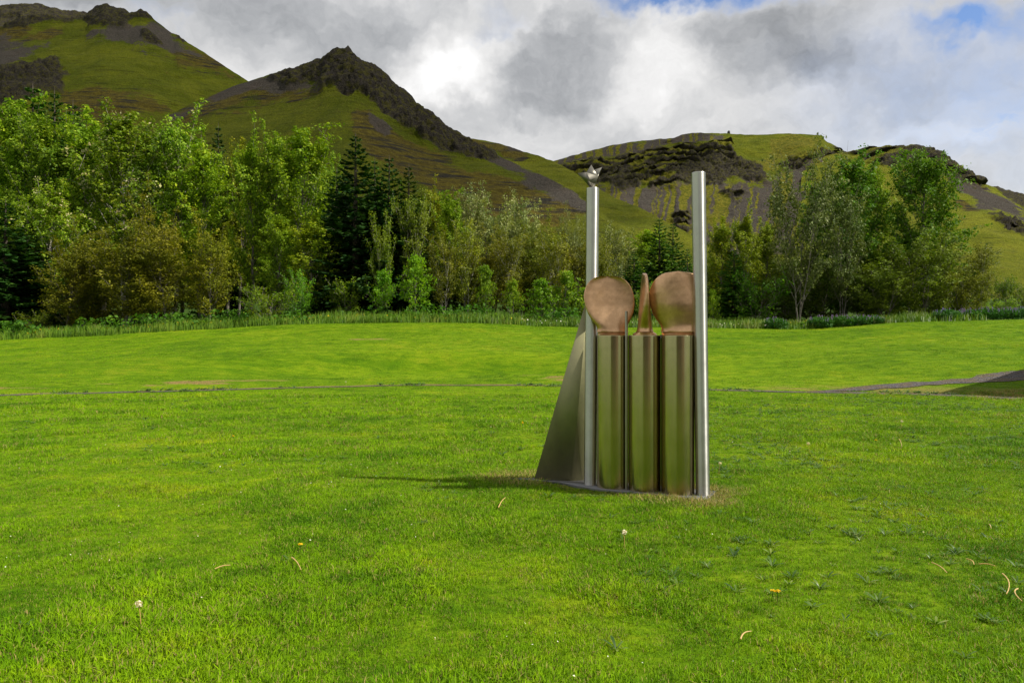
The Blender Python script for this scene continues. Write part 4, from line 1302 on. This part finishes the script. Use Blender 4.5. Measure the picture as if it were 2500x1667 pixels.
zc = lambda a, b, dd: at(*zp(a, b), d0 + dd)
base_l, base_r = zc(690, 885, 0.0), zc(790, 885, 0.0)
lt_, mt_, rt_ = zc(345, 490, -0.05), zc(580, 460, -0.02), zc(900, 570, -0.06)
v_, f = plate([[base_l, base_r, rt_, mt_, lt_]], 0.006)
fin_o = obj('finial', mesh('finial', v_, f, M['steel_sheet']), sc, label='folded steel sheet with pointed wings on top of the left pole')
v_, f = plate([[mt_ + (0, 0.004, 0), rt_ + (0, 0.004, 0), zc(712, 258, 0.07)]], 0.006)
obj('wing', mesh('wing', v_, f, M['steel_sheet']), fin_o)
v_, f = plate([[zc(790, 395, 0.055), zc(890, 540, 0.01), rt_ + (0.002, 0.008, 0.0), zc(1000, 325, 0.10)]], 0.006)
obj('wing', mesh('wing', v_, f, M['steel_sheet']), fin_o)

# drums
DR = 0.165
S_DR = [0.246, 0.586, 0.926]
for i, s_ in enumerate(S_DR):
    z1 = 1.598
    prof = [(0.0001, 0.02), (DR, 0.02), (DR, 0.022)] + [(DR, z) for z in np.linspace(0.06, z1 - 0.02, 14)] + [(DR, z1 - 0.005), (DR, z1 - 0.004)] + [(DR - 0.0015, z1 - 0.001), (DR - 0.004, z1), (0.0001, z1)]
    turned('drum', prof, row(s_), M['steel_drum'], n=96)
    # hairline weld ring near the foot
for s_, bk, hh_ in ((0.416, -0.080, 1.845), (0.756, 0.085, 1.84)):
    turned('rod', [(0.0001, 0.0), (0.0155, 0.0), (0.0155, hh_ - 0.003), (0.013, hh_), (0.0001, hh_)], row(s_, bk), M['rod'], n=20)
v_, f = plate([[(0, 0, 1.60), (0.035, -0.01, 1.60), (0.035, -0.012, 1.545), (0.02, -0.01, 1.52), (0.006, -0.006, 1.57)]], 0.006)
cl_ = row(0.586, 0)
o = obj('tongue', mesh('tongue', v_ + np.array([cl_[0] + 0.130, cl_[1] - 0.112, 0.002]), f, M['steel_sheet']), sc, label='small pale metal tongue bent over the rim of the middle drum')


def blade(name, centre, rot, twist, hgt, wdt, thick, lean=0.0, label=None, foot_r=0.125, bow=0.05, asym=0.0, texp=0.75, side=0.0, flare=True):
    """propeller blade: broad rounded leaf with a cambered, twisted section growing out of a flared foot"""
    nt, ns = 46, 40
    T = np.linspace(0, 1, nt)
    th = np.linspace(0, 2 * np.pi, ns, endpoint=False)
    out_t = np.array([0.0, 0.05, 0.11, 0.16, 0.22, 0.32, 0.44, 0.54, 0.64, 0.745, 0.81, 0.87, 0.92, 0.96, 0.985, 0.995, 1.0])
    half = np.array([0.285, 0.285, 0.312, 0.348, 0.39, 0.447, 0.484, 0.497, 0.5, 0.472, 0.442, 0.400, 0.347, 0.282, 0.205, 0.13, 0.03])
    tf_ = np.interp
    V = []
    for t_ in T:
        hw = wdt * tf_(t_, out_t, half)
        tk = thick * (1 - 0.86 * t_ ** texp) * 0.5 + 0.004
        rootk = 1 - sstep(0.0, 0.14, np.array(t_))
        cs, sn = np.cos(th), np.sin(th)
        ex = np.sign(cs) * np.abs(cs) ** 0.9
        xx = hw * ex * (1 - 0 * rootk)
        yy = tk * sn * (1 - 0.25 * cs * (1 - rootk)) + bow * (1 - ex ** 2) * sstep(0.05, 0.5, np.array(t_))
        xx = xx + asym * wdt * t_ * (1 - t_) * 4 * 0.25
        a = twist * (1 - t_)
        X = xx * np.cos(a) - yy * np.sin(a) + side * t_
        Y = xx * np.sin(a) + yy * np.cos(a) + lean * t_ ** 1.5
        V.append(np.stack([X, Y, np.full(ns, 0.035 + (hgt - 0.035) * t_)], 1))
    V = np.stack(V)
    # flared foot
    fr = foot_r
    rings = []
    for z, k in ((0.0, 1.0), (0.012, 0.985), (0.020, 0.90), (0.030, 0.72)):
        ang = np.arctan2(V[0, :, 1], V[0, :, 0])
        circ = np.stack([fr * np.cos(ang), fr * np.sin(ang), np.full(ns, z)], 1)
        body = V[0].copy()
        body[:, 2] = z
        kk = (k - 0.55) / 0.45 if k < 1 else 1.0
        if flare:
            rings.append(circ * kk + body * (1 - kk) if k < 1 else circ)
        else:                                       # a low rounded lip instead of a flange
            b2 = body * (1.0 + 0.05 * math.sin(math.pi * z / 0.03))
            b2[:, 1] = body[:, 1] * (1.5 - 14 * z) + 0.02 * math.sin(math.pi * z / 0.03)
            b2[:, 2] = z
            rings.append(b2)
    V = np.concatenate([np.stack(rings), V])
    # pull the lowest part of the leaf into the foot smoothly
    for j in range(4, 9):
        q = (9 - j) / 5.0
        V[j, :, :2] *= 1 + 0.12 * q ** 2
    n1 = len(V)
    bot = np.array([[0, 0, 0.0]])
    tip = V[-1].mean(0, keepdims=True)
    ca, sa = math.cos(rot), math.sin(rot)
    A = np.concatenate([V.reshape(-1, 3), bot, tip])
    A[:, :2] = A[:, :2] @ np.array([[ca, sa], [-sa, ca]])
    k = np.arange(n1 * ns).reshape(n1, ns)
    k2 = np.roll(k, -1, 1)
    f = np.stack([k[:-1], k2[:-1], k2[1:], k[1:]], -1).reshape(-1, 4)
    b = n1 * ns
    cap = np.stack([np.full(ns, b), k2[0], k[0]], 1)
    cap2 = np.stack([k[-1], k2[-1], np.full(ns, b + 1)], 1)
    o = obj(name, mesh(name, A, [f, cap, cap2], M['bronze'], True), sc, (centre[0], centre[1], 1.5985), label)
    o.data.set_sharp_from_angle(angle=math.radians(60))
    return o


blade('propeller_blade', row(S_DR[0]), math.radians(-2), math.radians(3), 0.620, 0.525, 0.085, 0.02, 'left bronze blade, broadside to the camera', 0.120, 0.035, asym=-0.05, side=-0.05, flare=False)
blade('propeller_blade', row(S_DR[1]), math.radians(88), math.radians(-5), 0.632, 0.50, 0.150, 0.0, 'middle bronze blade, seen edge on', 0.122, 0.010, texp=0.95)
blade('propeller_blade', row(S_DR[2]), math.radians(-6), math.radians(-16), 0.640, 0.545, 0.085, 0.0, 'right bronze blade, slightly hollow, beside the right pole', 0.125, -0.03, asym=-0.1, flare=False)

# fin: a slim steel pyramid leaning on the left pole
A_, B_, C_, D_ = np.array([0.243, 8.12, 0.02]), np.array([0.641, 7.985, 0.02]), np.array([0.80, 8.05, 0.02]), np.array([0.55, 8.25, 0.02])
T_ = np.array([0.818, 7.885, 2.06])
tip = [T_ + (p - T_) * 0.012 for p in (A_, B_, C_, D_)]
vv = np.array([A_, B_, C_, D_, *tip])
ff_ = [np.array([[i, (i + 1) % 4, 4 + (i + 1) % 4, 4 + i] for i in range(4)]), np.array([[7, 6, 5, 4]])[:, ::-1], np.array([[3, 2, 1, 0]])]
obj('fin', mesh('fin', vv, ff_, M['steel_fin']), sc, label='tall tapering steel fin leaning against the left pole')

bp = np.array(PLATE)
v_ = np.concatenate([np.c_[bp, np.full(len(bp), -0.05)], np.c_[bp, np.full(len(bp), 0.024)], np.c_[bp.mean(0) + (bp - bp.mean(0)) * 0.996, np.full(len(bp), 0.027)]])
k = len(bp)
fs = [np.array([[j * k + i, j * k + (i + 1) % k, (j + 1) * k + (i + 1) % k, (j + 1) * k + i] for i in range(k)]) for j in (0, 1)]
fs.append(np.array([[2 * k + i for i in range(k)]]))
obj('base_plate', mesh('base_plate', v_, fs, M['steel_base']), sc)

# ------------------------------------------------------------------ lawn: scattered tufts (geometry nodes)


def tuft(name, seed, n, rad, hmin, hmax, wdt, mat, lean=0.7):
    rng = R(seed)
    a = rng.uniform(0, 2 * np.pi, n)
    r = rad * np.sqrt(rng.random(n))
    h = rng.uniform(hmin, hmax, n)
    az = rng.uniform(0, 2 * np.pi, n)
    az2 = a + rng.normal(size=n) * 1.0
    ln = lean * rng.random(n)
    sd = np.stack([np.cos(az), np.sin(az), 0 * az], 1) * wdt * 0.5
    b0 = np.stack([r * np.cos(a), r * np.sin(a), np.full(n, -0.004)], 1)
    l_ = np.stack([np.cos(az2), np.sin(az2), 0 * az], 1) * (ln * h)[:, None]
    m1 = b0 + UP * (h * 0.55)[:, None] + l_ * 0.35
    tp = b0 + UP * (h * (1 - 0.35 * ln))[:, None] + l_ * 1.15
    v_ = np.stack([b0 - sd, b0 + sd, m1 + sd * 0.8, m1 - sd * 0.8, tp], 1).reshape(-1, 3)
    k = np.arange(n)[:, None] * 5
    t_ = np.repeat(rng.random((n, 3)), 5, 0)
    o = bpy.data.objects.new(name, mesh(name, v_, [k + np.array([[0, 1, 2, 3]]), k + np.array([[3, 2, 4]])], mat, False, {'tint': t_}))
    return o


def rosette(name, seed, n, L, wdt, mat, flat=0.5):
    """broad leaved weed: a ring of arching leaves"""
    rng = R(seed)
    V, T = [], []
    for i in range(n):
        a = 2 * np.pi * i / n + rng.normal() * 0.25
        l_ = L * rng.uniform(0.6, 1.15)
        up_ = rng.uniform(0.25, 0.8) * (1 - flat) + 0.15
        d = np.array([math.cos(a), math.sin(a), 0])
        sd = np.array([-math.sin(a), math.cos(a), 0]) * wdt * rng.uniform(0.7, 1.2)
        p = [d * l_ * q + UP * l_ * (up_ * q * 1.5 - 0.75 * up_ * q * q) for q in (0.05, 0.4, 0.75, 1.0)]
        V += [p[0] - sd * 0.12, p[0] + sd * 0.12, p[1] - sd * 0.45, p[1] + sd * 0.45, p[2] - sd * 0.5, p[2] + sd * 0.5, p[3]]
        T += [np.clip(rng.normal(0.5, 0.25), 0, 1)] * 7
    k = np.arange(n)[:, None] * 7
    v_ = np.array(V)
    T = np.array(T)
    return bpy.data.objects.new(name, mesh(name, v_, [k + np.array([[0, 1, 3, 2]]), k + np.array([[2, 3, 5, 4]]), k + np.array([[4, 5, 6]])], mat, False, {'tint': np.stack([T, T, T], 1)}))


def scatter(name, label, x, y, scale, protos, seed, sink=0.0):
    """one object: a cloud of points, each carrying one of the prototype tufts"""
    n = len(x)
    rng = R(seed)
    me = mesh(name, np.stack([x, y, gz(x, y) - sink], 1), np.zeros((0, 3)), None) if False else bpy.data.meshes.new(name)
    me.vertices.add(n)
    me.vertices.foreach_set('co', np.stack([x, y, gz(x, y) - sink], 1).astype(np.float32).ravel())
    me.attributes.new('size', 'FLOAT', 'POINT').data.foreach_set('value', scale.astype(np.float32))
    me.attributes.new('turn', 'FLOAT', 'POINT').data.foreach_set('value', rng.uniform(0, 6.283, n).astype(np.float32))
    me.attributes.new('pick', 'INT', 'POINT').data.foreach_set('value', rng.integers(0, len(protos), n).astype(np.int32))
    o = obj(name, me, kind='stuff', label=label)
    ng = bpy.data.node_groups.new(name, 'GeometryNodeTree')
    ng.interface.new_socket('Geometry', in_out='INPUT', socket_type='NodeSocketGeometry')
    ng.interface.new_socket('Geometry', in_out='OUTPUT', socket_type='NodeSocketGeometry')
    N = ng.nodes
    gi, go = N.new('NodeGroupInput'), N.new('NodeGroupOutput')
    m2p = N.new('GeometryNodeMeshToPoints')
    ng.links.new(gi.outputs[0], m2p.inputs[0])
    g2i = N.new('GeometryNodeGeometryToInstance')
    for p in reversed(protos):
        oi_ = N.new('GeometryNodeObjectInfo')
        oi_.inputs['Object'].default_value = p
        oi_.inputs['As Instance'].default_value = True
        ng.links.new(oi_.outputs['Geometry'], g2i.inputs[0])
    iop = N.new('GeometryNodeInstanceOnPoints')
    ng.links.new(m2p.outputs[0], iop.inputs['Points'])
    if len(protos) > 1:
        jg = N.new('GeometryNodeJoinGeometry')
        for nd in [q for q in N if q.bl_idname == 'GeometryNodeObjectInfo']:
            ng.links.new(nd.outputs['Geometry'], jg.inputs[0])
        ng.links.new(jg.outputs[0], iop.inputs['Instance'])
        iop.inputs['Pick Instance'].default_value = True
        ap = N.new('GeometryNodeInputNamedAttribute')
        ap.data_type = 'INT'
        ap.inputs[0].default_value = 'pick'
        ng.links.new(ap.outputs[0], iop.inputs['Instance Index'])
    else:
        nd = [q for q in N if q.bl_idname == 'GeometryNodeObjectInfo'][0]
        ng.links.new(nd.outputs['Geometry'], iop.inputs['Instance'])
    N.remove(g2i)
    as_ = N.new('GeometryNodeInputNamedAttribute')
    as_.data_type = 'FLOAT'
    as_.inputs[0].default_value = 'size'
    ng.links.new(as_.outputs[0], iop.inputs['Scale'])
    at_ = N.new('GeometryNodeInputNamedAttribute')
    at_.data_type = 'FLOAT'
    at_.inputs[0].default_value = 'turn'
    cx = N.new('ShaderNodeCombineXYZ')
    ng.links.new(at_.outputs[0], cx.inputs[2])
    ng.links.new(cx.outputs[0], iop.inputs['Rotation'])
    ng.links.new(iop.outputs[0], go.inputs[0])
    md = o.modifiers.new('scatter', 'NODES')
    md.node_group = ng
    return o


def field(rng, n, y0, y1, power=1.0, margin=3.4):
    """points over the visible wedge of lawn"""
    y = y0 + (y1 - y0) * rng.random(n * 2) ** power
    half = y * 0.70 + margin
    x = rng.uniform(-1, 1, n * 2) * (y1 * 0.70 + margin)
    ok = np.abs(x) < half
    return x[ok][:n], y[ok][:n]


def on_lawn(x, y):
    ok = poly_sd(x, y, PLATE) < -0.01
    ok &= np.abs(y - path_y(x)) > 0.34 * np.interp(x, [-14, -5, 2, 8, 14], [0.7, 0.4, 0.3, 0.9, 1.4])
    ok &= poly_sd(x, y, GRAVEL) < 0.05
    return ok


rg = R(9)
T1 = [tuft('lawn tuft', 400 + i, 46, 0.075, 0.016, 0.044, 0.0042, M['blade'], 0.95) for i in range(5)]
T2 = [tuft('far lawn tuft', 420 + i, 40, 0.16, 0.012, 0.032, 0.009, M['blade'], 0.95) for i in range(4)]
T3 = [tuft('dry tuft', 440 + i, 40, 0.08, 0.015, 0.055, 0.004, M['blade_dry'], 1.0) for i in range(3)]
X, Y, Sz = [], [], []
for n, y0, y1, sc_ in ((47000, 2.4, 9.0, 1.0), (16000, 8.5, 14.0, 1.3), (8000, 13.5, 20.0, 1.5)):
    x, y = field(rg, n, y0, y1)
    X.append(x)
    Y.append(y)
    Sz.append(np.full(len(x), sc_))
x, y, s_ = np.concatenate(X), np.concatenate(Y), np.concatenate(Sz)
lush_ = fbm(np.stack([x * 1.3, y * 1.3, 0 * x], 1), 4, seed=61)
dm = dry_mask(x, y)
ok = on_lawn(x, y) & (rg.random(len(x)) > dm * 1.15)
s_ = s_ * (0.62 + 0.95 * sstep(0.30, 0.72, lush_)) * rg.uniform(0.75, 1.25, len(x))
scatter('grass', 'short mown grass of the near lawn', x[ok], y[ok], s_[ok], T1, 1)
dsel = (dm > 0.15) & (poly_sd(x, y, PLATE) < -0.01) & (rg.random(len(x)) < dm + 0.1) | ((rg.random(len(x)) < 0.018) & on_lawn(x, y))
scatter('dry_grass', 'parched yellow grass round the foot of the sculpture', x[dsel], y[dsel], s_[dsel] * 0.9, T3, 2)
x, y = field(rg, 32000, 13.0, 42.0, 1.1, 2.0)
dm = dry_mask(x, y)
ok = on_lawn(x, y) & (rg.random(len(x)) > dm)
scatter('distant_grass', 'short grass of the far lawn', x[ok], y[ok], rg.uniform(0.7, 1.3, ok.sum()) * np.interp(y[ok], [13, 20, 42], [0.9, 1.0, 1.1]), T2, 3)

# broad leaved weeds: mostly on the right, and along the path
W1 = [rosette('weed rosette', 460 + i, 6 + i, 0.085, 0.016, M['leaf_weed'], 0.1) for i in range(6)]
x, y = field(rg, 30000, 3.6, 19.5, 0.75)
cl = fbm(np.stack([x * 0.8, y * 0.55, 0 * x], 1), 3, seed=71)
pr_ = sstep(0.38, 0.60, cl) * np.where(x > 0.8, 1.0, 0.12) * np.interp(y, [4, 6, 9, 14, 18], [0.30, 0.6, 0.9, 0.5, 0.35])
ok = on_lawn(x, y) & (rg.random(len(x)) < pr_)
xp = rg.uniform(-15, 14, 700)
yp = path_y(xp) + np.where(rg.random(700) < 0.8, 1, -1) * (0.22 + 0.25 * rg.random(700)) * np.interp(xp, [-14, 0, 14], [1, 0.8, 1.8])
cp = rg.random(700) < sstep(0.40, 0.62, fbm(np.stack([xp * 0.9, 0 * xp, 0 * xp], 1), 3, seed=73))
xx, yy = np.concatenate([x[ok], xp[cp]]), np.concatenate([y[ok], yp[cp]])
ss = np.concatenate([rg.uniform(0.3, 0.95, ok.sum()), rg.uniform(0.8, 1.7, cp.sum())])
scatter('weeds', 'broad leaved weeds in the lawn and along the path', xx, yy, ss, W1, 4)

# white clover specks
x, y = field(rg, 6000, 3.2, 15.0, 0.9)
cl = fbm(np.stack([x * 0.9, y * 0.9, 0 * x], 1), 3, seed=81)
ok = on_lawn(x, y) & (rg.random(len(x)) < sstep(0.5, 0.65, cl) * 0.6)
pos = np.stack([x[ok], y[ok], gz(x[ok], y[ok]) + rg.uniform(0.03, 0.06, ok.sum())], 1)
v_, f, t_ = leaf_quads(rg, pos, 0.0085, UP * 1.5, 1.1)
obj('clover_flowers', mesh('clover_flowers', v_, f, M['petal_white'], False, {'tint': t_}), kind='stuff', label='tiny white clover heads sprinkled over the lawn')


# dandelions: yellow heads and white seed clocks, each on its own stem
def head_mesh(name, seed, r, n, mat, ball):
    rng = R(seed)
    d = rng.normal(size=(n, 3))
    d /= np.linalg.norm(d, axis=1)[:, None]
    if not ball:
        d[:, 2] = np.abs(d[:, 2]) * 0.6
    v_, f, t_ = leaf_quads(rng, d * r * 0.85, r * 0.75, d * 2.5 if ball else UP * 2, 1.3)
    return mesh(name, v_, f, mat, False, {'tint': t_})


def stem_mesh(name, h, bend, mat):
    q = np.linspace(0, 1, 5)
    v_, f = tube(np.stack([bend * q ** 2, 0 * q, h * q], 1), 0.0022, 5)
    t_ = np.full((len(v_), 3), 0.5)
    return mesh(name, v_, f, mat, True, {'tint': t_})


CLOCK = head_mesh('seed head', 501, 0.017, 70, M['petal_white'], True)
YEL = head_mesh('flower head', 503, 0.016, 40, M['petal_yellow'], False)
STEM = stem_mesh('stem', 0.13, 0.012, M['straw'])
STEM2 = stem_mesh('green stem', 0.09, 0.01, M['leaf_weed'])


def gpt(px, py):
    """the flat near lawn under a photo pixel"""
    d = EYE * F / (py - HY)
    return K(px, d), d


for px, py, lab in ((344, 1535, 'white dandelion seed clock on a reddish stem at lower left'),
                    (1525, 1345, 'white dandelion seed clock in the lawn below the sculpture'),
                    (2200, 1050, 'dry brown seed clock on a pale stem at the right'),
                    (1976, 1105, 'white seed clock among the weeds right of the sculpture'),
                    (1755, 1160, 'white seed clock close to the right pole'),
                    (845, 943, 'white seed clock beside the path at the left')):
    x, y = gpt(px, py)
    o = thing('dandelion_clock', (x, y, gz1(x, y)), lab, 'dandelion', 'dandelion seed clocks on the lawn', px * 0.1)
    obj('stem', STEM, o)
    obj('seed_head', CLOCK, o, (0.012, 0, 0.14))
for px, py, lab in ((1884, 1470, 'yellow dandelion pair, left flower, at lower right of the lawn'),
                    (1899, 1472, 'yellow dandelion pair, right flower, at lower right of the lawn'),
                    (1276, 1060, 'tall thin yellow flower beside the steel fin'),
                    (2137, 1085, 'yellow dandelion among the weeds at the right'),
                    (735, 1350, 'yellow dandelion beside the dry stalks at lower left'),
                    (568, 1075, 'lone yellow dandelion left of the long shadow')):
    x, y = gpt(px, py)
    o = thing('dandelion', (x, y, gz1(x, y)), lab, 'dandelion', 'yellow dandelions on the lawn', px * 0.1)
    o.scale = (1, 1, 1.9 if px == 1276 else 0.75)
    obj('stem', STEM2, o)
    obj('flower_head', YEL, o, (0.010, 0, 0.092))

# dry stalks lying on the lawn
for p0, p1, bend, lab in (((2447, 1412), (2457, 1468), 0.05, 'thick pale dry stalk, curved, near the right edge'),
                          ((2485, 1450), (2495, 1486), -0.05, 'short hooked dry stalk at the right edge'),
                          ((2275, 1385), (2312, 1415), 0.01, 'straight dry stalk left of the curved pair'),
                          ((2360, 1375), (2378, 1394), 0.02, 'short dry stalk above the straight one'),
                          ((2390, 1388), (2430, 1397), 0.0, 'flat dry stalk above the thick curved one'),
                          ((525, 1403), (562, 1398), 0.0, 'short straw lying flat at lower left'),
                          ((712, 1375), (735, 1411), 0.01, 'reddish dry stalk leaning at lower left'),
                          ((1217, 1250), (1234, 1228), 0.01, 'dry straw left of the shadow below the fin'),
                          ((1808, 1580), (1834, 1566), 0.02, 'thin dry straw at the bottom right of centre'),
                          ((2415, 1288), (2420, 1302), 0.0, 'small pale straw high on the right lawn'),
                          ((2195, 1078), (2202, 1100), 0.01, 'dry straw among the weeds at the right')):
    x0, y0 = gpt(*p0)
    x1, y1 = gpt(*p1)
    q = np.linspace(0, 1, 7)
    dx, dy = x1 - x0, y1 - y0
    ln = math.hypot(dx, dy)
    nx, ny = -dy / ln, dx / ln
    bx = x0 + dx * q + nx * bend * 2.0 * q * (1 - q)
    by = y0 + dy * q + ny * bend * 2.0 * q * (1 - q)
    bz = 0.044 + 0.008 * np.sin(q * math.pi) + 0.012 * q
    cx_, cy_ = bx.mean(), by.mean()
    v_, f = tube(np.stack([bx - cx_, by - cy_, bz], 1), 0.0035 * (1 - 0.6 * q) + 0.0012, 5)
    o = obj('dry_stalk', mesh('dry_stalk', v_, f, M['straw'], True, {'tint': np.full((len(v_), 3), 0.75)}), None, (cx_, cy_, gz1(cx_, cy_)), lab, 'stalk', 'dry stalks on the lawn')

# ------------------------------------------------------------------ small far things and the house whose shadow falls in at the right
rg = R(31)


def lump(name, seed, sx, sy, sz, mat):
    rng = R(seed)
    a, b = np.meshgrid(np.linspace(0, 2 * np.pi, 14, endpoint=False), np.linspace(0.05, math.pi - 0.05, 9), indexing='ij')
    p = np.stack([np.cos(a) * np.sin(b), np.sin(a) * np.sin(b), np.cos(b)], -1).reshape(-1, 3)
    p = p * (0.75 + 0.5 * fbm(p * 1.7 + seed, 3, seed=seed))[:, None] * np.array([sx, sy, sz])
    k = np.arange(14 * 9).reshape(14, 9)
    k2 = np.roll(k, -1, 0)
    f = np.stack([k[:, :-1], k[:, 1:], k2[:, 1:], k2[:, :-1]], -1).reshape(-1, 4)
    return mesh(name, p, f, mat)


m_, t, o_ = material('cairn stone')
n_, _ = t.noise(t.pos(), 1.2, 4, 0.6)
principled(t, o_, t.mix(n_, (0.02, 0.02, 0.02), (0.08, 0.075, 0.07)), 0.9)
M['stone'] = m_
x = K(1779, 788)
obj('cairn', lump('cairn', 3, 1.6, 1.4, 2.6, M['stone']), None, (x, 788, EYE + (HY - 325) / F * 788), 'small dark cairn on the skyline of the flat topped hill', 'cairn')

m_, t, o_ = material('corrugated cladding')
n_, _ = t.noise(t.pos(), 0.8, 4, 0.6)
principled(t, o_, t.mix(n_, (0.20, 0.13, 0.09), (0.28, 0.19, 0.13)), 0.7)
M['cladding'] = m_
m_, t, o_ = material('roof sheet')
n_, _ = t.noise(t.pos(), 1.5, 4, 0.6)
principled(t, o_, t.mix(n_, (0.05, 0.05, 0.055), (0.09, 0.09, 0.10)), 0.6)
M['roof'] = m_


def cloud(name, loc, sx, sy, sz, seed):
    a, b = np.meshgrid(np.linspace(0, 2 * np.pi, 72, endpoint=False), np.linspace(0.03, math.pi - 0.03, 36), indexing='ij')
    p = np.stack([np.cos(a) * np.sin(b), np.sin(a) * np.sin(b), np.cos(b)], -1).reshape(-1, 3)
    r_ = 0.72 + 0.5 * fbm(p * 2.2 + seed, 5, 0.55, seed=seed)
    p = p * r_[:, None]
    p[:, 2] = np.where(p[:, 2] < 0, p[:, 2] * 0.35, p[:, 2])
    k = np.arange(72 * 36).reshape(72, 36)
    k2 = np.roll(k, -1, 0)
    f = np.stack([k[:, :-1], k[:, 1:], k2[:, 1:], k2[:, :-1]], -1).reshape(-1, 4)
    return obj(name, mesh(name, p * np.array([sx, sy, sz]), f, M['cloud'], True), None, loc, 'low cumulus cloud whose shade lies on the left hills', kind='structure')


m_, t, o_ = material('cloud white')
d_ = t.new('ShaderNodeBsdfDiffuse')
t.put(d_.inputs[0], (0.85, 0.86, 0.88))
tr_ = t.new('ShaderNodeBsdfTransparent')
mx_ = t.new('ShaderNodeMixShader')
t.put(mx_.inputs[0], 0.68)
t.t.links.new(d_.outputs[0], mx_.inputs[1])
t.t.links.new(tr_.outputs[0], mx_.inputs[2])
t.t.links.new(mx_.outputs[0], o_.inputs[0])
M['cloud'] = m_
cloud('cloud', (440, 265, 1000), 390, 300, 170, 4)
cloud('cloud', (725, 640, 1050), 190, 150, 90, 9)


def house(loc, L, W, eave, ridge_z, rz, label):
    o = thing('house', loc, label, 'house', rz=rz)
    w2 = W / 2
    vv = np.array([(0, -w2, -0.3), (L, -w2, -0.3), (L, w2, -0.3), (0, w2, -0.3), (0, -w2, eave), (L, -w2, eave), (L, w2, eave), (0, w2, eave), (0, 0, ridge_z), (L, 0, ridge_z)], float)
    obj('wall', mesh('wall', vv, [np.array([[0, 1, 5, 4], [2, 3, 7, 6]]), np.array([[3, 0, 4, 8, 7], [1, 2, 6, 9, 5]])], M['cladding']), o)
    e = 0.35
    for sgn in (-1, 1):
        sl = (ridge_z - eave) / w2
        p = [(-e, 0, ridge_z + 0.03), (L + e, 0, ridge_z + 0.03), (L + e, sgn * (w2 + e), eave - sl * e + 0.03), (-e, sgn * (w2 + e), eave - sl * e + 0.03)]
        v_, f = plate([p], 0.08)
        obj('roof_slope', mesh('roof_slope', v_, f, M['roof']), o)
    return o


house((18.6, 18.9, -0.1), 12, 8.0, 3.0, 8.3, math.radians(6), 'gabled house beyond the right edge that casts the dark shadow on the gravel')
house((11.5, -14, -0.1), 17, 8.0, 3.2, 6.0, math.radians(174), 'brown gabled house behind the viewer, mirrored in the polished drums')
